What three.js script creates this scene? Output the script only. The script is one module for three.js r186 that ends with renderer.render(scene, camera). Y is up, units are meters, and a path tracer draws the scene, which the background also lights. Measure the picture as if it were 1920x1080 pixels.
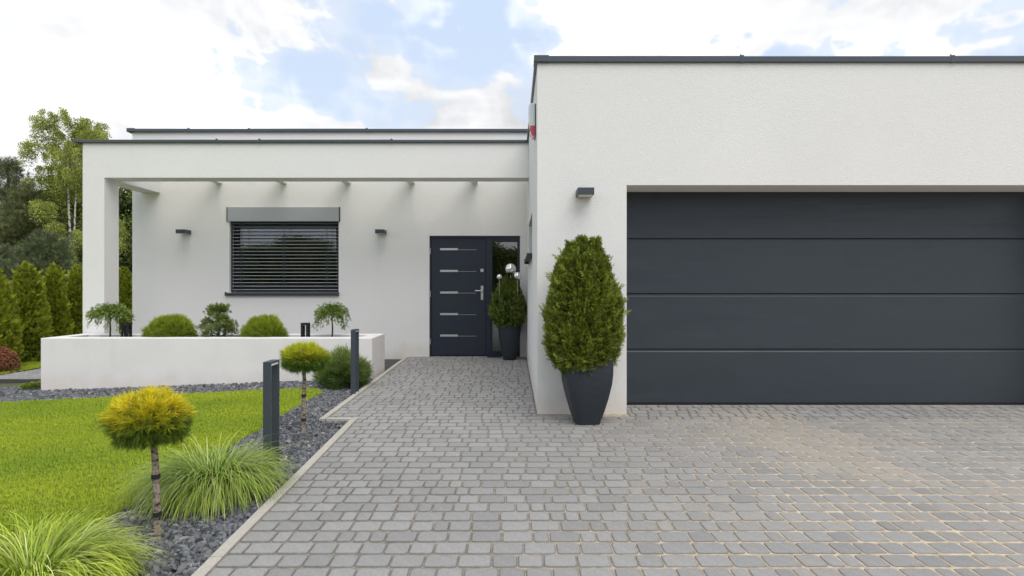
import * as THREE from 'three';
import { mergeGeometries, toCreasedNormals } from 'three/addons/utils/BufferGeometryUtils.js';
import { RoundedBoxGeometry } from 'three/addons/geometries/RoundedBoxGeometry.js';

// ------------------------------------------------------------------ camera, sky, sun, exposure
const scene = new THREE.Scene();
const camera = new THREE.PerspectiveCamera(2 * Math.atan(540 / 1100) * 180 / Math.PI, 16 / 9, 0.05, 600);
camera.position.set(0, 1.435, 0);
camera.lookAt(0, 1.435, -10);
const renderer = new THREE.WebGLRenderer({ antialias: true });
renderer.setSize(1024, 576);
renderer.toneMapping = THREE.LinearToneMapping;
renderer.toneMappingExposure = 1.37;
renderer.shadowMap.enabled = true;

// seeded randomness and noise
function rng(seed) {
  let a = seed >>> 0;
  return () => { a = (a + 0x6D2B79F5) >>> 0; let t = a; t = Math.imul(t ^ (t >>> 15), t | 1); t ^= t + Math.imul(t ^ (t >>> 7), t | 61); return ((t ^ (t >>> 14)) >>> 0) / 4294967296; };
}
function hash(x, y, z) {
  let h = Math.imul(x, 374761393) ^ Math.imul(y, 668265263) ^ Math.imul(z, 2147483647 - 1274126177);
  h = Math.imul(h ^ (h >>> 13), 1274126177); h = Math.imul(h ^ (h >>> 15), 0x2c1b3c6d);
  return ((h ^ (h >>> 16)) >>> 0) / 4294967296;
}
const sm = t => t * t * t * (t * (t * 6 - 15) + 10);
const mod = (a, n) => n ? ((a % n) + n) % n : a;
function noise2(x, y, seed = 0, per = 0) {
  const xi = Math.floor(x), yi = Math.floor(y), u = sm(x - xi), v = sm(y - yi);
  const x0 = mod(xi, per), x1 = mod(xi + 1, per), y0 = mod(yi, per), y1 = mod(yi + 1, per);
  const a = hash(x0, y0, seed), b = hash(x1, y0, seed), c = hash(x0, y1, seed), d = hash(x1, y1, seed);
  return (a + (b - a) * u) * (1 - v) + (c + (d - c) * u) * v;
}
function fbm2(x, y, oct, seed = 0, per = 0, gain = 0.5) {
  let s = 0, a = 1, n = 0;
  for (let i = 0; i < oct; i++) { s += a * noise2(x, y, seed + i * 17, per); n += a; a *= gain; x = x * 2 + (per ? 0 : 13.7); y = y * 2 + (per ? 0 : 7.3); per *= 2; }
  return s / n;
}
function noise3(x, y, z, seed = 0) {
  const zi = Math.floor(z), w = sm(z - zi);
  return noise2(x, y, seed + zi * 131) * (1 - w) + noise2(x, y, seed + (zi + 1) * 131) * w;
}
function fbm3(x, y, z, oct, seed) { let s = 0, a = 1, n = 0; for (let i = 0; i < oct; i++) { s += a * noise3(x, y, z, seed + i * 17); n += a; a *= .5; x = x * 2 + 3.1; y = y * 2 + 1.7; z = z * 2 + 5.3; } return s / n; }
const clamp = (x, a = 0, b = 1) => Math.min(b, Math.max(a, x));
const lerp = (a, b, t) => a + (b - a) * t;
const sstep = (a, b, x) => { const t = clamp((x - a) / (b - a)); return t * t * (3 - 2 * t); };
const V = (x, y, z) => new THREE.Vector3(x, y, z);
const R = Math.PI / 180;

const sunDir = V(10, 30, 19).normalize();
// computed sky: pale blue air with bright broken cumulus all round
{
  const W = 3072, H = 1536, data = new Float32Array(W * H * 4);
  // [azimuth from straight ahead, elevation, spread az, spread el, weight] of the banks and gaps, in degrees
  const banks = [
    [-44, 16, 14, 12, .22], [-31, 24, 7, 4, .10], [-28, 14, 8, 5, .20], [-21, 12.5, 6, 2.2, .12], [-26, 26, 4, 2.5, .08],
    [-14, 23, 7, 5, -.17], [-17.5, 18.0, 4, 2, -.14], [-20.5, 19.5, 2.5, 1.5, -.10], [-12.3, 20.4, 3.2, 1.8, .24], [-9.3, 18.2, 2.2, 1.1, .14],
    [-4.0, 15.6, 4.2, 2.2, .22], [-3.0, 22.5, 5, 4, -.20], [-8, 26.5, 5, 2, -.14], [-11.5, 15.0, 3.5, 1.3, -.10], [-7.2, 24.0, 1.0, .6, .16], [-11.5, 25.6, .7, .5, .16],
    [9, 24, 5, 4, .16], [20, 24, 13, 7, .18], [34, 22, 7, 6, .12], [40, 23.5, 1.8, 1.5, -.22],
  ];
  for (let j = 0; j < H; j++) {
    const el = ((j + .5) / H - .5) * Math.PI, sy = Math.sin(el), cy = Math.cos(el);
    for (let i = 0; i < W; i++) {
      const k = (j * W + i) * 4;
      if (el < -0.01) { data[k] = .36; data[k + 1] = .35; data[k + 2] = .32; data[k + 3] = 1; continue; }
      const a = ((i + .5) / W - .5) * 2 * Math.PI, x = cy * Math.cos(a), z = cy * Math.sin(a);
      const azd = Math.atan2(x, -z) / R, eld = el / R;
      let bias = 0;
      for (const [ba, be, sa, se, w] of banks) {
        const da = (azd - ba) / sa, de = (eld - be) / se, e = da * da + de * de;
        if (e < 9) bias += w * Math.exp(-e);
      }
      const wob = fbm3(x * 3 + 9, sy * 4 + 2, z * 3 + 5, 2, 5) - .5;
      const dx = x * 4.4 + wob * .7 + 20, dy = sy * 6.6 + wob * .5 + 20, dz = z * 4.4 - wob * .7 + 20;
      let bil = 0, ba = 1, bn = 0;                       // puffs
      for (let o = 0, f = 2.6; o < 5; o++) { bil += ba * Math.abs(2 * noise3(dx * f, dy * f, dz * f, 91 + o) - 1); bn += ba; ba *= .56; f *= 2.1; }
      bil = 1 - bil / bn;
      const n = .50 * fbm3(dx, dy, dz, 3, 21) + .14 * fbm3(dx * 8, dy * 8, dz * 8, 3, 23) + .36 * bil;
      const dens = n + bias - .02, soft = fbm3(dx * 3, dy * 3, dz * 3, 3, 57) - .5;
      const veil = .34 * sstep(.36, .56, dens + soft * .4);
      const al = Math.max(veil, sstep(.515, .60, dens + soft * .06));
      const thick = sstep(.45, .70, .55 * dens + .45 * n + .75 * (fbm3(dx * .8 + 9, dy * 1.1, dz * .8 + 3, 3, 33) - .46));
      const haze = Math.exp(-sy * 5);
      const blue = [lerp(.43, .62, haze), lerp(.53, .68, haze), lerp(.69, .75, haze)];
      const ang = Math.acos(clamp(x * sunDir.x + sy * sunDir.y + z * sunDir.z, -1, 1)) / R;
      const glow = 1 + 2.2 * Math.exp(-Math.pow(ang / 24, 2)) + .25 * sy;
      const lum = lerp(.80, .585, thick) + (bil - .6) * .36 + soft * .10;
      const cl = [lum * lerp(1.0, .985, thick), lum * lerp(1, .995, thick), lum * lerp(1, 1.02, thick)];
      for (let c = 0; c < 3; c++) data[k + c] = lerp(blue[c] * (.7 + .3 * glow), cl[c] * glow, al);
      data[k + 3] = 1;
    }
  }
  const sky = new THREE.DataTexture(data, W, H, THREE.RGBAFormat, THREE.FloatType);
  sky.mapping = THREE.EquirectangularReflectionMapping;
  sky.magFilter = sky.minFilter = THREE.LinearFilter; sky.needsUpdate = true;
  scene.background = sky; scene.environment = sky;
}
const sun = new THREE.DirectionalLight(new THREE.Color(1, .94, .84), 1.15);
sun.position.copy(sunDir).multiplyScalar(36);
sun.castShadow = true; sun.shadow.radius = 85;
sun.shadow.mapSize.set(2048, 2048);
Object.assign(sun.shadow.camera, { left: -26, right: 26, top: 26, bottom: -26, near: 1, far: 90 });
scene.add(sun, sun.target);

// ------------------------------------------------------------------ small helpers
const taken = new Map();
function numbered(name) {
  const n = taken.get(name) || 0; taken.set(name, n + 1);
  return n ? `${name}_${String(n).padStart(3, '0')}` : name;
}
function tag(o, label, category, group) {
  o.userData.label = label; o.userData.category = category; if (group) o.userData.group = group;
  return o;
}
function shadows(m) { m.castShadow = true; m.receiveShadow = true; return m; }
function thing(name, pos, label, category, group, turn = 0) {
  const o = new THREE.Group(); o.name = numbered(name); o.position.set(...pos); o.rotation.y = turn;
  scene.add(o); return tag(o, label, category, group);
}
function part(name, geo, mat, parent, pos) {
  const m = shadows(new THREE.Mesh(geo, mat)); m.name = name; if (pos) m.position.set(...pos);
  parent.add(m); return m;
}
function struct(name, geo, mat) {
  const m = shadows(new THREE.Mesh(geo, mat)); m.name = numbered(name); m.userData.kind = 'structure'; scene.add(m); return m;
}
function copies(name, geo, mat, list, parent) {      // list of {m: Matrix4, c: Color}
  const im = new THREE.InstancedMesh(geo, mat, list.length); im.name = name; shadows(im);
  list.forEach((e, i) => { im.setMatrixAt(i, e.m); if (e.c) im.setColorAt(i, e.c); });
  if (parent !== scene) im.userData.kind = 'stuff';
  parent.add(im); return im;
}
function metric(geo, scale = 1) {                     // uv in metres from the dominant axis of each face
  const g = geo.index ? geo.toNonIndexed() : geo, p = g.attributes.position, uv = new Float32Array(p.count * 2);
  const a = V(), b = V(), c = V(), n = V();
  for (let i = 0; i < p.count; i += 3) {
    a.fromBufferAttribute(p, i); b.fromBufferAttribute(p, i + 1); c.fromBufferAttribute(p, i + 2);
    n.copy(b).sub(a).cross(c.clone().sub(a));
    const ax = Math.abs(n.x), ay = Math.abs(n.y), az = Math.abs(n.z);
    [a, b, c].forEach((v, k) => {
      const q = ay >= ax && ay >= az ? [v.x, -v.z] : ax > az ? [-v.z, v.y] : [v.x, v.y];
      uv[(i + k) * 2] = q[0] * scale; uv[(i + k) * 2 + 1] = q[1] * scale;
    });
  }
  g.setAttribute('uv', new THREE.BufferAttribute(uv, 2));
  return g;
}
function box(x0, x1, y0, y1, z0, z1, r = 0) {
  const w = Math.abs(x1 - x0), h = Math.abs(y1 - y0), d = Math.abs(z1 - z0);
  const g = r ? new RoundedBoxGeometry(w, h, d, 2, Math.min(r, w / 2.1, h / 2.1, d / 2.1)) : new THREE.BoxGeometry(w, h, d);
  g.translate((x0 + x1) / 2, (y0 + y1) / 2, (z0 + z1) / 2);
  return metric(g);
}
function clean(g) {
  const o = new THREE.BufferGeometry(), s = g.index ? g.toNonIndexed() : g;
  for (const k of ['position', 'normal', 'uv']) if (s.attributes[k]) o.setAttribute(k, s.attributes[k]);
  return o;
}
const join = list => mergeGeometries(list.map(clean));
function rectShape(x0, x1, y0, y1, holes = []) {
  const s = new THREE.Shape([new THREE.Vector2(x0, y0), new THREE.Vector2(x1, y0), new THREE.Vector2(x1, y1), new THREE.Vector2(x0, y1)]);
  for (const [a, b, c, d] of holes) s.holes.push(new THREE.Path([new THREE.Vector2(a, c), new THREE.Vector2(a, d), new THREE.Vector2(b, d), new THREE.Vector2(b, c)]));
  return s;
}
function wallFacing(x0, x1, y0, y1, zFront, t, holes) {
  const g = new THREE.ExtrudeGeometry(rectShape(x0, x1, y0, y1, holes), { depth: t, bevelEnabled: false });
  g.translate(0, 0, zFront - t); return metric(g);
}
function taper(pts, radii, seg = 8, uvy = 1) {        // a tapering limb through points
  const n = pts.length, pos = [], idx = [], uv = [];
  let side = V(1, 0, 0); let len = 0;
  for (let i = 0; i < n; i++) {
    const t = pts[Math.min(n - 1, i + 1)].clone().sub(pts[Math.max(0, i - 1)]).normalize();
    side = side.clone().sub(t.clone().multiplyScalar(side.dot(t)));
    if (side.lengthSq() < 1e-6) side = V(0, 0, 1).sub(t.clone().multiplyScalar(t.z));
    side.normalize(); const up = t.clone().cross(side);
    if (i) len += pts[i].distanceTo(pts[i - 1]);
    for (let k = 0; k <= seg; k++) {
      const a = k / seg * 2 * Math.PI, v = pts[i].clone().addScaledVector(side, Math.cos(a) * radii[i]).addScaledVector(up, Math.sin(a) * radii[i]);
      pos.push(v.x, v.y, v.z); uv.push(k / seg, len * uvy);
    }
  }
  const w = seg + 1;
  for (let i = 0; i < n - 1; i++) for (let k = 0; k < seg; k++) { const a = i * w + k; idx.push(a, a + 1, a + w, a + 1, a + w + 1, a + w); }
  const c0 = pos.length / 3; const e = pts[n - 1]; pos.push(e.x, e.y, e.z); uv.push(.5, len);
  for (let k = 0; k < seg; k++) idx.push((n - 1) * w + k, (n - 1) * w + k + 1, c0);
  const g = new THREE.BufferGeometry();
  g.setAttribute('position', new THREE.Float32BufferAttribute(pos, 3)); g.setAttribute('uv', new THREE.Float32BufferAttribute(uv, 2));
  g.setIndex(idx); g.computeVertexNormals(); return g;
}
function tris(list, colors) {                          // flat list of positions
  const g = new THREE.BufferGeometry();
  g.setAttribute('position', new THREE.Float32BufferAttribute(list, 3));
  if (colors) g.setAttribute('color', new THREE.Float32BufferAttribute(colors, 3));
  g.computeVertexNormals(); return g;
}
function tex(w, h, f, srgb = false) {                  // f(u, v) -> [r, g, b] in 0..1
  const d = new Uint8Array(w * h * 4);
  for (let j = 0; j < h; j++) for (let i = 0; i < w; i++) {
    const c = f((i + .5) / w, (j + .5) / h), k = (j * w + i) * 4;
    d[k] = clamp(c[0]) * 255; d[k + 1] = clamp(c[1]) * 255; d[k + 2] = clamp(c[2]) * 255; d[k + 3] = 255;
  }
  const t = new THREE.DataTexture(d, w, h); t.wrapS = t.wrapT = THREE.RepeatWrapping;
  t.magFilter = THREE.LinearFilter; t.minFilter = THREE.LinearMipmapLinearFilter; t.generateMipmaps = true;
  if (srgb) t.colorSpace = THREE.SRGBColorSpace; t.needsUpdate = true; return t;
}
function rep(t, x, y) { const c = t.clone(); c.repeat.set(x, y); c.needsUpdate = true; return c; }
const lin = (r, g, b) => new THREE.Color().setRGB(r, g, b);
const std = (o) => new THREE.MeshStandardMaterial(o);

// ------------------------------------------------------------------ materials
const stuccoBump = tex(1024, 1024, (u, v) => {
  const a = fbm2(u * 120, v * 190, 3, 3), c = noise2(u * 300, v * 380, 8);
  const x = clamp(.5 + (a - .5) * 1.5 + (c - .5) * .7); return [x, x, x];
});
const stuccoMap = tex(1024, 512, (u, v) => {           // 8 m wide, 4.5 m high, faint weathering, dirt splashed near the ground
  const y = v * 4.5, x = u * 8;
  let s = .955 + (fbm2(u * 10, v * 6, 5, 71, 0) - .5) * .045 + (noise2(u * 300, v * 160, 15) - .5) * .02;
  const dirt = sstep(.42, .13, y + (fbm2(u * 40, 2, 4, 77) - .5) * .35) * .13 * (.5 + fbm2(u * 60, v * 30, 4, 5));
  return [s * (1 - dirt * .75), s * (1 - dirt), s * (1 - dirt * 1.35)];
});
const planterMap = tex(1024, 256, (u, v) => {          // 8 m wide, 1 m high from y = -0.2
  const y = v - .2, x = u * 8;
  let s = .95 + (fbm2(u * 14, v * 3, 5, 171, 0) - .5) * .08;
  s -= .03 * sstep(.5, .85, fbm2(x * 9, y * .9 + 3, 3, 141)) * sstep(.0, .6, y);
  const low = .09 - u * .0;
  const dirt = sstep(.26, .02, y + (fbm2(u * 50, 2, 4, 177) - .5) * .22) * .09 * (.5 + fbm2(u * 70, v * 10, 4, 6));
  return [s * (1 - dirt * .7), s * (1 - dirt), s * (1 - dirt * 1.5)];
});
const fineGrain = tex(512, 512, (u, v) => { const a = .86 + (fbm2(u * 64, v * 64, 4, 91, 64) - .5) * .34 + (noise2(u * 256, v * 256, 4, 256) - .5) * .16; return [a, a, a]; });
const speck = tex(512, 512, (u, v) => { const a = fbm2(u * 90, v * 90, 3, 31, 90); return [a, a, a]; });
const sheen = tex(1024, 512, (u, v) => {               // wiped and dusty streaks on painted metal
  const a = .48 + (fbm2(u * 5, v * 22, 5, 61, 0) - .5) * .22 + .12 * sstep(.62, .8, fbm2(u * 9 + v * 2, v * 40, 4, 67)); return [a, a, a];
});
const M = {};
M.stucco = std({ color: lin(.85, .825, .795), roughness: .95, map: rep(stuccoMap, 1 / 8, 1 / 4.5), bumpMap: rep(stuccoBump, 1, 1), bumpScale: .0019 });
M.planter = std({ color: lin(.84, .80, .785), roughness: .95, map: (() => { const t = rep(planterMap, 1 / 8, 1); t.offset.set(.3, .2); return t; })(), bumpMap: rep(stuccoBump, 1, 1), bumpScale: .0013 });
M.coping = std({ color: lin(.075, .083, .095), roughness: .42, metalness: .25, roughnessMap: rep(sheen, .4, 2) });
M.garage = std({ color: lin(.041, .052, .066), map: rep(tex(512, 256, (u, v) => { const a = .84 + (fbm2(u * 4, v * 6, 5, 611) - .5) * .12 + .06 * sstep(.66, .8, fbm2(u * 14 + v * 3, v * 60, 4, 617)) - .05 * sstep(.62, .8, fbm2(u * 40, v * 30, 3, 619)); return [a, a, a * .99]; }), 1 / 6, 1 / 2.9), roughness: .85, metalness: 0, roughnessMap: rep(sheen, .28, .8), bumpMap: rep(speck, 3, 3), bumpScale: .0003 });
M.door = std({ color: lin(.0165, .022, .037), roughness: .85, roughnessMap: rep(sheen, .5, .5) });
M.darkTrim = std({ color: lin(.028, .034, .042), roughness: .5 });
M.black = std({ color: lin(.008, .008, .009), roughness: .7 });
M.boxGrey = std({ color: lin(.37, .385, .405), roughness: .55, metalness: .1 });
M.slat = std({ color: lin(.45, .46, .48), roughness: .5, metalness: .2 });
M.steel = std({ color: lin(.62, .61, .58), roughness: .38, metalness: .85 });
M.chrome = std({ color: lin(.86, .84, .82), roughness: .05, metalness: 1 });
M.glass = new THREE.MeshPhysicalMaterial({ color: lin(.6, .64, .64), roughness: .0, transmission: 1, thickness: 0, ior: 2.1 });
M.room = std({ color: lin(.035, .036, .038), roughness: .9 });
M.curtain = std({ color: lin(.16, .15, .14), roughness: .95 });
M.bollard = std({ color: lin(.048, .058, .072), roughness: .5 });
M.frosted = std({ color: lin(.72, .71, .64), roughness: .5 });
M.whitePlastic = std({ color: lin(.8, .8, .8), roughness: .35 });
M.redPlastic = new THREE.MeshPhysicalMaterial({ color: lin(.62, .015, .02), roughness: .15, clearcoat: .8 });
M.pot = std({ color: lin(.018, .024, .034), roughness: .62, bumpMap: rep(tex(64, 256, (u, v) => { const a = .5 + .35 * Math.sin(v * 2 * Math.PI * 8) + (noise2(u * 9, v * 60, 4) - .5) * .5; return [a, a, a]; }), 3, 11), bumpScale: .0018 });
M.soil = std({ color: lin(.05, .04, .03), roughness: 1 });
M.kerb = std({ color: lin(.52, .475, .405), roughness: .95, map: rep(fineGrain, 2, 2), bumpMap: rep(speck, 2, 2), bumpScale: .002 });
M.sand = std({ color: lin(1, 1, 1), roughness: 1, map: rep(tex(1024, 1024, (u, v) => {   // 12 m: grey grit on the left, blond sand washed out to the right
  const x = u * 12 - 3, d = v * 12, s = clamp(sstep(-1.2, 2.2, x + (fbm2(u * 9, v * 9, 4, 8) - .5) * 2.2 - Math.max(0, d - 6)) * (.75 + .5 * fbm2(u * 30, v * 30, 3, 9)));
  const k = .88 + (noise2(u * 500, v * 500, 3) - .5) * .25; return [lerp(.60, .86, s) * k, lerp(.565, .775, s) * k, lerp(.51, .66, s) * k]; }, true), 1 / 12, 1 / 12), bumpMap: rep(speck, 4, 4), bumpScale: .003 });
M.gravelBed = std({ color: lin(.075, .072, .068), roughness: 1, map: rep(fineGrain, 3, 3) });
M.gravel = std({ color: lin(1, 1, 1), roughness: .72, flatShading: true });
M.lawn = std({ color: lin(.24, .32, .008), roughness: 1, map: rep(fineGrain, 1.5, 1.5), bumpMap: rep(speck, 6, 6), bumpScale: .01 });
M.terrain = std({ color: lin(.10, .11, .04), roughness: 1, map: rep(fineGrain, .3, .3) });
M.sand.map.offset.set(.25, 0);
const leafy = (o = {}) => new THREE.MeshPhysicalMaterial({ color: lin(1, 1, 1), roughness: .75, side: THREE.DoubleSide, ...o });
M.leaf = leafy({ roughness: .7 });
M.leafThin = leafy({ transmission: .3, thickness: 0, roughness: .9 });
M.blade = leafy({ vertexColors: true, roughness: .6 });
M.barkTex = tex(256, 512, (u, v) => {
  const r = .55 + (fbm2(u * 12, v * 40, 4, 201) - .5) * .7 - .35 * sstep(.6, .75, noise2(u * 5, v * 26, 207)); return [r, r * .9, r * .78];
});
M.paleBark = std({ color: lin(.52, .46, .40), roughness: .95, map: rep(M.barkTex, 1, 3), bumpMap: rep(M.barkTex, 1, 3), bumpScale: .004 });
M.darkBark = std({ color: lin(.12, .09, .065), roughness: 1, map: rep(M.barkTex, 1, 1.5) });
M.birchBark = std({ color: lin(.62, .6, .55), roughness: .85, map: rep(tex(128, 512, (u, v) => {
  const d = sstep(.66, .74, noise2(u * 3, v * 34, 311)) * .75; const r = .95 - d + (noise2(u * 20, v * 60, 5) - .5) * .1; return [r, r * .98, r * .94]; }), 1, .5) });
M.tape = std({ color: lin(.012, .012, .013), roughness: .6 });
M.wire = std({ color: lin(.10, .11, .12), roughness: .5, metalness: .4 });
M.core = std({ color: lin(.022, .03, .008), roughness: 1 });  // near-black green for the added cores that stand for shade inside crowns
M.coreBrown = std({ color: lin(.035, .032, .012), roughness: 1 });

// ------------------------------------------------------------------ ground levels (d = metres ahead of the camera)
const drive = d => .0135 * d;
const garden = (x, d) => .0135 * Math.max(0, Math.min(d, 9)) - .03 - .037 * clamp(-2.45 - x, 0, 6);
const kerbX = d => -1.525 - .034 * (d - 2.85);
const lawnFar = x => lerp(7.95, 7.72, clamp((-2.6 - x) / 4.3)) - .25 * sstep(-2.75, -2.45, x);
function terrainY(x, d) {
  const back = x < -6.95 ? sstep(8.75, 9.25, d) : sstep(9.6, 11, d);
  const g = x > kerbX(d) ? drive(clamp(d, -3, 11)) - .09 : garden(x, d) - .07;
  return lerp(g, -.02, back * (x > -2 ? 0 : 1));
}
function sheet(xs, ds, f) {
  const nx = xs.length, pos = [], uv = [], idx = [];
  for (const d of ds) for (const x of xs) { const [X, Y, Z] = f(x, d); pos.push(X, Y, Z); uv.push(X, -Z); }
  for (let j = 0; j < ds.length - 1; j++) for (let i = 0; i < nx - 1; i++) { const a = j * nx + i; idx.push(a, a + 1, a + nx, a + 1, a + nx + 1, a + nx); }
  const g = new THREE.BufferGeometry(); g.setAttribute('position', new THREE.Float32BufferAttribute(pos, 3));
  g.setAttribute('uv', new THREE.Float32BufferAttribute(uv, 2)); g.setIndex(idx); g.computeVertexNormals(); return g;
}
const range = (a, b, s) => { const r = []; for (let x = a; x < b - 1e-6; x += s) r.push(x); r.push(b); return r; };
struct('ground', sheet([-400, -150, -80, -50, -30, ...range(-20, 12, .5), 30, 60, 150, 400], [-300, -100, -50, -20, ...range(-8, 22, .5), 35, 60, 120, 400], (x, d) => [x, terrainY(x, d), -d]), M.terrain);
struct('gravel_bed', join([
  sheet(range(0, 1, .1), range(-1, 8.62, .2), (t, d) => { const x = lerp(-2.75, (d > 6.06 ? -1.99 : kerbX(d) - .03), t); return [x, garden(x, d) - .022, -d]; }),
  sheet(range(-9.2, -2.752, .15), range(0, 1, .25), (x, t) => { const d = lerp(lawnFar(x) - .15, 8.62, t); return [x, garden(x, d) - .022, -d]; }),
  sheet(range(-9.2, -6.9, .2), range(8.622, 9.25, .2), (x, d) => [x, garden(x, d) - .022, -d]),
  sheet(range(-2.04, -1.99, .05), range(8.622, 9.44, .2), (x, d) => [x, garden(x, Math.min(d, 9)) - .01, -d]),
  sheet(range(-6.9, -1.99, .4), range(9.46, 10.99, .3), (x, d) => [x, garden(x, 9) + .01, -d]),
]), M.gravelBed);
const lawn = struct('lawn', sheet(range(0, 1, .02), range(0, 1, .02), (s, t) => {
  const x = lerp(-16, -2.45, s), d = lerp(-3, lawnFar(x), t); return [x + .015 * Math.sin(d * 9), garden(x, d) + .004, -d]; }), M.lawn);
struct('lawn', sheet(range(-30, -8.42, .6), range(9.1, 34, .6), (x, d) => [x, .012, -d]), M.lawn);

// ------------------------------------------------------------------ block paving
function stoneGeometry(L, W, r) {                      // x along the course, rounded worn edges
  const out = [], cr = .012 + .008 * r(), j = () => (r() - .5) * .0028;
  for (const [sx, sz] of [[1, 1], [-1, 1], [-1, -1], [1, -1]]) {
    const cx = sx * (L / 2 - cr), cz = sz * (W / 2 - cr), a0 = Math.atan2(sz, sx) - Math.PI / 4;
    for (let k = 0; k < 3; k++) { const a = a0 + k * Math.PI / 4; out.push([cx + Math.cos(a) * cr + j(), cz + Math.sin(a) * cr + j()]); }
  }
  const pos = [0, .0005, 0], idx = [], n = out.length;
  for (const [inset, y] of [[.0095, 0], [.003, -.0042], [0, -.024]]) for (const [x, z] of out) pos.push(x * (1 - inset * 2 / L), y, z * (1 - inset * 2 / W));
  for (let k = 0; k < n; k++) {
    const q = (k + 1) % n; idx.push(0, 1 + q, 1 + k);
    for (let l = 0; l < 2; l++) { const a = 1 + l * n + k, b = 1 + l * n + q; idx.push(a, b, a + n, b, b + n, a + n); }
  }
  const g = new THREE.BufferGeometry(); g.setAttribute('position', new THREE.Float32BufferAttribute(pos, 3));
  g.setIndex(idx); g.computeVertexNormals();
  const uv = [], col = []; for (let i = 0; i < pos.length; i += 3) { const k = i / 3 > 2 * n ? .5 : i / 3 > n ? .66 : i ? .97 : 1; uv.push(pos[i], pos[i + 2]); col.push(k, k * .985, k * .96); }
  g.setAttribute('color', new THREE.Float32BufferAttribute(col, 3));   // darker edge ring: joint shade painted into the colour, plus grime
  g.setAttribute('uv', new THREE.Float32BufferAttribute(uv, 2)); return g;
}
const PITCH = .1415, JOINT = .0075;
function paveInto(parent, rows, level, seed, individualMost, merged) {
  const r = rng(seed), stones = [];
  for (const [d, spans] of rows) for (const [x0, x1] of spans) {
    let x = x0 + .003;
    while (x < x1 - .035) {
      let L = [.170, .170, .130, .130, .087][Math.floor(r() * 5)], kind = L;
      if (x === x0 + .003 && r() < .6) { L *= .35 + .6 * r(); kind = 0; }
      if (x + L > x1 || x1 - x - L < .05) { L = x1 - x - .004; kind = 0; if (L > .2) { L = L / 2; } }
      stones.push({ x: x + L / 2, d: d + (r() - .5) * .004, L, kind }); x += L + JOINT * (.12 + .42 * r()) * (1 + .9 * sstep(.3, 3, x));
    }
  }
  const seen = s => { const px = 960 + 1100 * s.x / s.d, py = 540 + 1100 * (1.435 - level(s.d)) / s.d; return s.d > .5 && px > -40 && px < 1960 && py < 1095 && !(s.d > 6.3 && s.x > .27 && s.x < 1.23); };
  stones.sort((a, b) => (seen(b) ? b.L / b.d ** 3 : 0) - (seen(a) ? a.L / a.d ** 3 : 0));
  const variants = {}, mats = [];
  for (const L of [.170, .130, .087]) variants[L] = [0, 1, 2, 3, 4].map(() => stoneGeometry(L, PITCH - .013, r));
  const tone = (t, s) => { const g = lerp(.295, .38, t); return [lerp(g * 1.015, .47, s), lerp(g * .985, .415, s), lerp(g * .955, .345, s)]; };
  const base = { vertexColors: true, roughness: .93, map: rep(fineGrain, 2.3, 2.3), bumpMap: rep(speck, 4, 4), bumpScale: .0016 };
  for (let s = 0; s < 4; s++) for (let t = 0; t < 4; t++) mats.push(std({ color: lin(...tone(t / 3, s / 3 * .55)), ...base }));
  const big = [], colors = [];
  stones.forEach((s, i) => {
    const stain = clamp(sstep(.44, .72, fbm2(s.x * .8 + 5, s.d * 1.1, 4, 401)) * sstep(-.2, 2.6, s.x) * 1.0 + (r() - .5) * .2) * .9, t = clamp(.5 + (r() - .5) * .75 + (fbm2(s.x * .7, s.d * .7, 3, 411) - .5) * .8);
    const y = level(s.d) + (r() - .5) * .003, e = new THREE.Euler((r() - .5) * .011 + .0135, (r() - .5) * .014, (r() - .5) * .009);
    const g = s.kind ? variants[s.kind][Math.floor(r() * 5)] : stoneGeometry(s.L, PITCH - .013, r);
    if (i < individualMost && seen(s)) {
      const m = part('paver', g, mats[Math.min(3, Math.round(stain * 3)) * 4 + Math.round(t * 3)], parent, [s.x, y, -s.d]);
      m.rotation.copy(e); if (r() < .5 && s.kind) m.rotation.y += Math.PI;
    } else {
      const c = g.clone().toNonIndexed(); c.applyMatrix4(new THREE.Matrix4().makeRotationFromEuler(e).setPosition(s.x, y, -s.d)); big.push(c);
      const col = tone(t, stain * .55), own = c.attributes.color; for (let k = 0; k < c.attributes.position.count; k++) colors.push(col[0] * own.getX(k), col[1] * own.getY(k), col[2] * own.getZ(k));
    }
  });
  if (big.length) {
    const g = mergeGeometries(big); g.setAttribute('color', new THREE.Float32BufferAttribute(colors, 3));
    part(merged, g, std({ color: lin(1, 1, 1), ...base }), parent).userData.kind = 'stuff';
  }
}
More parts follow.
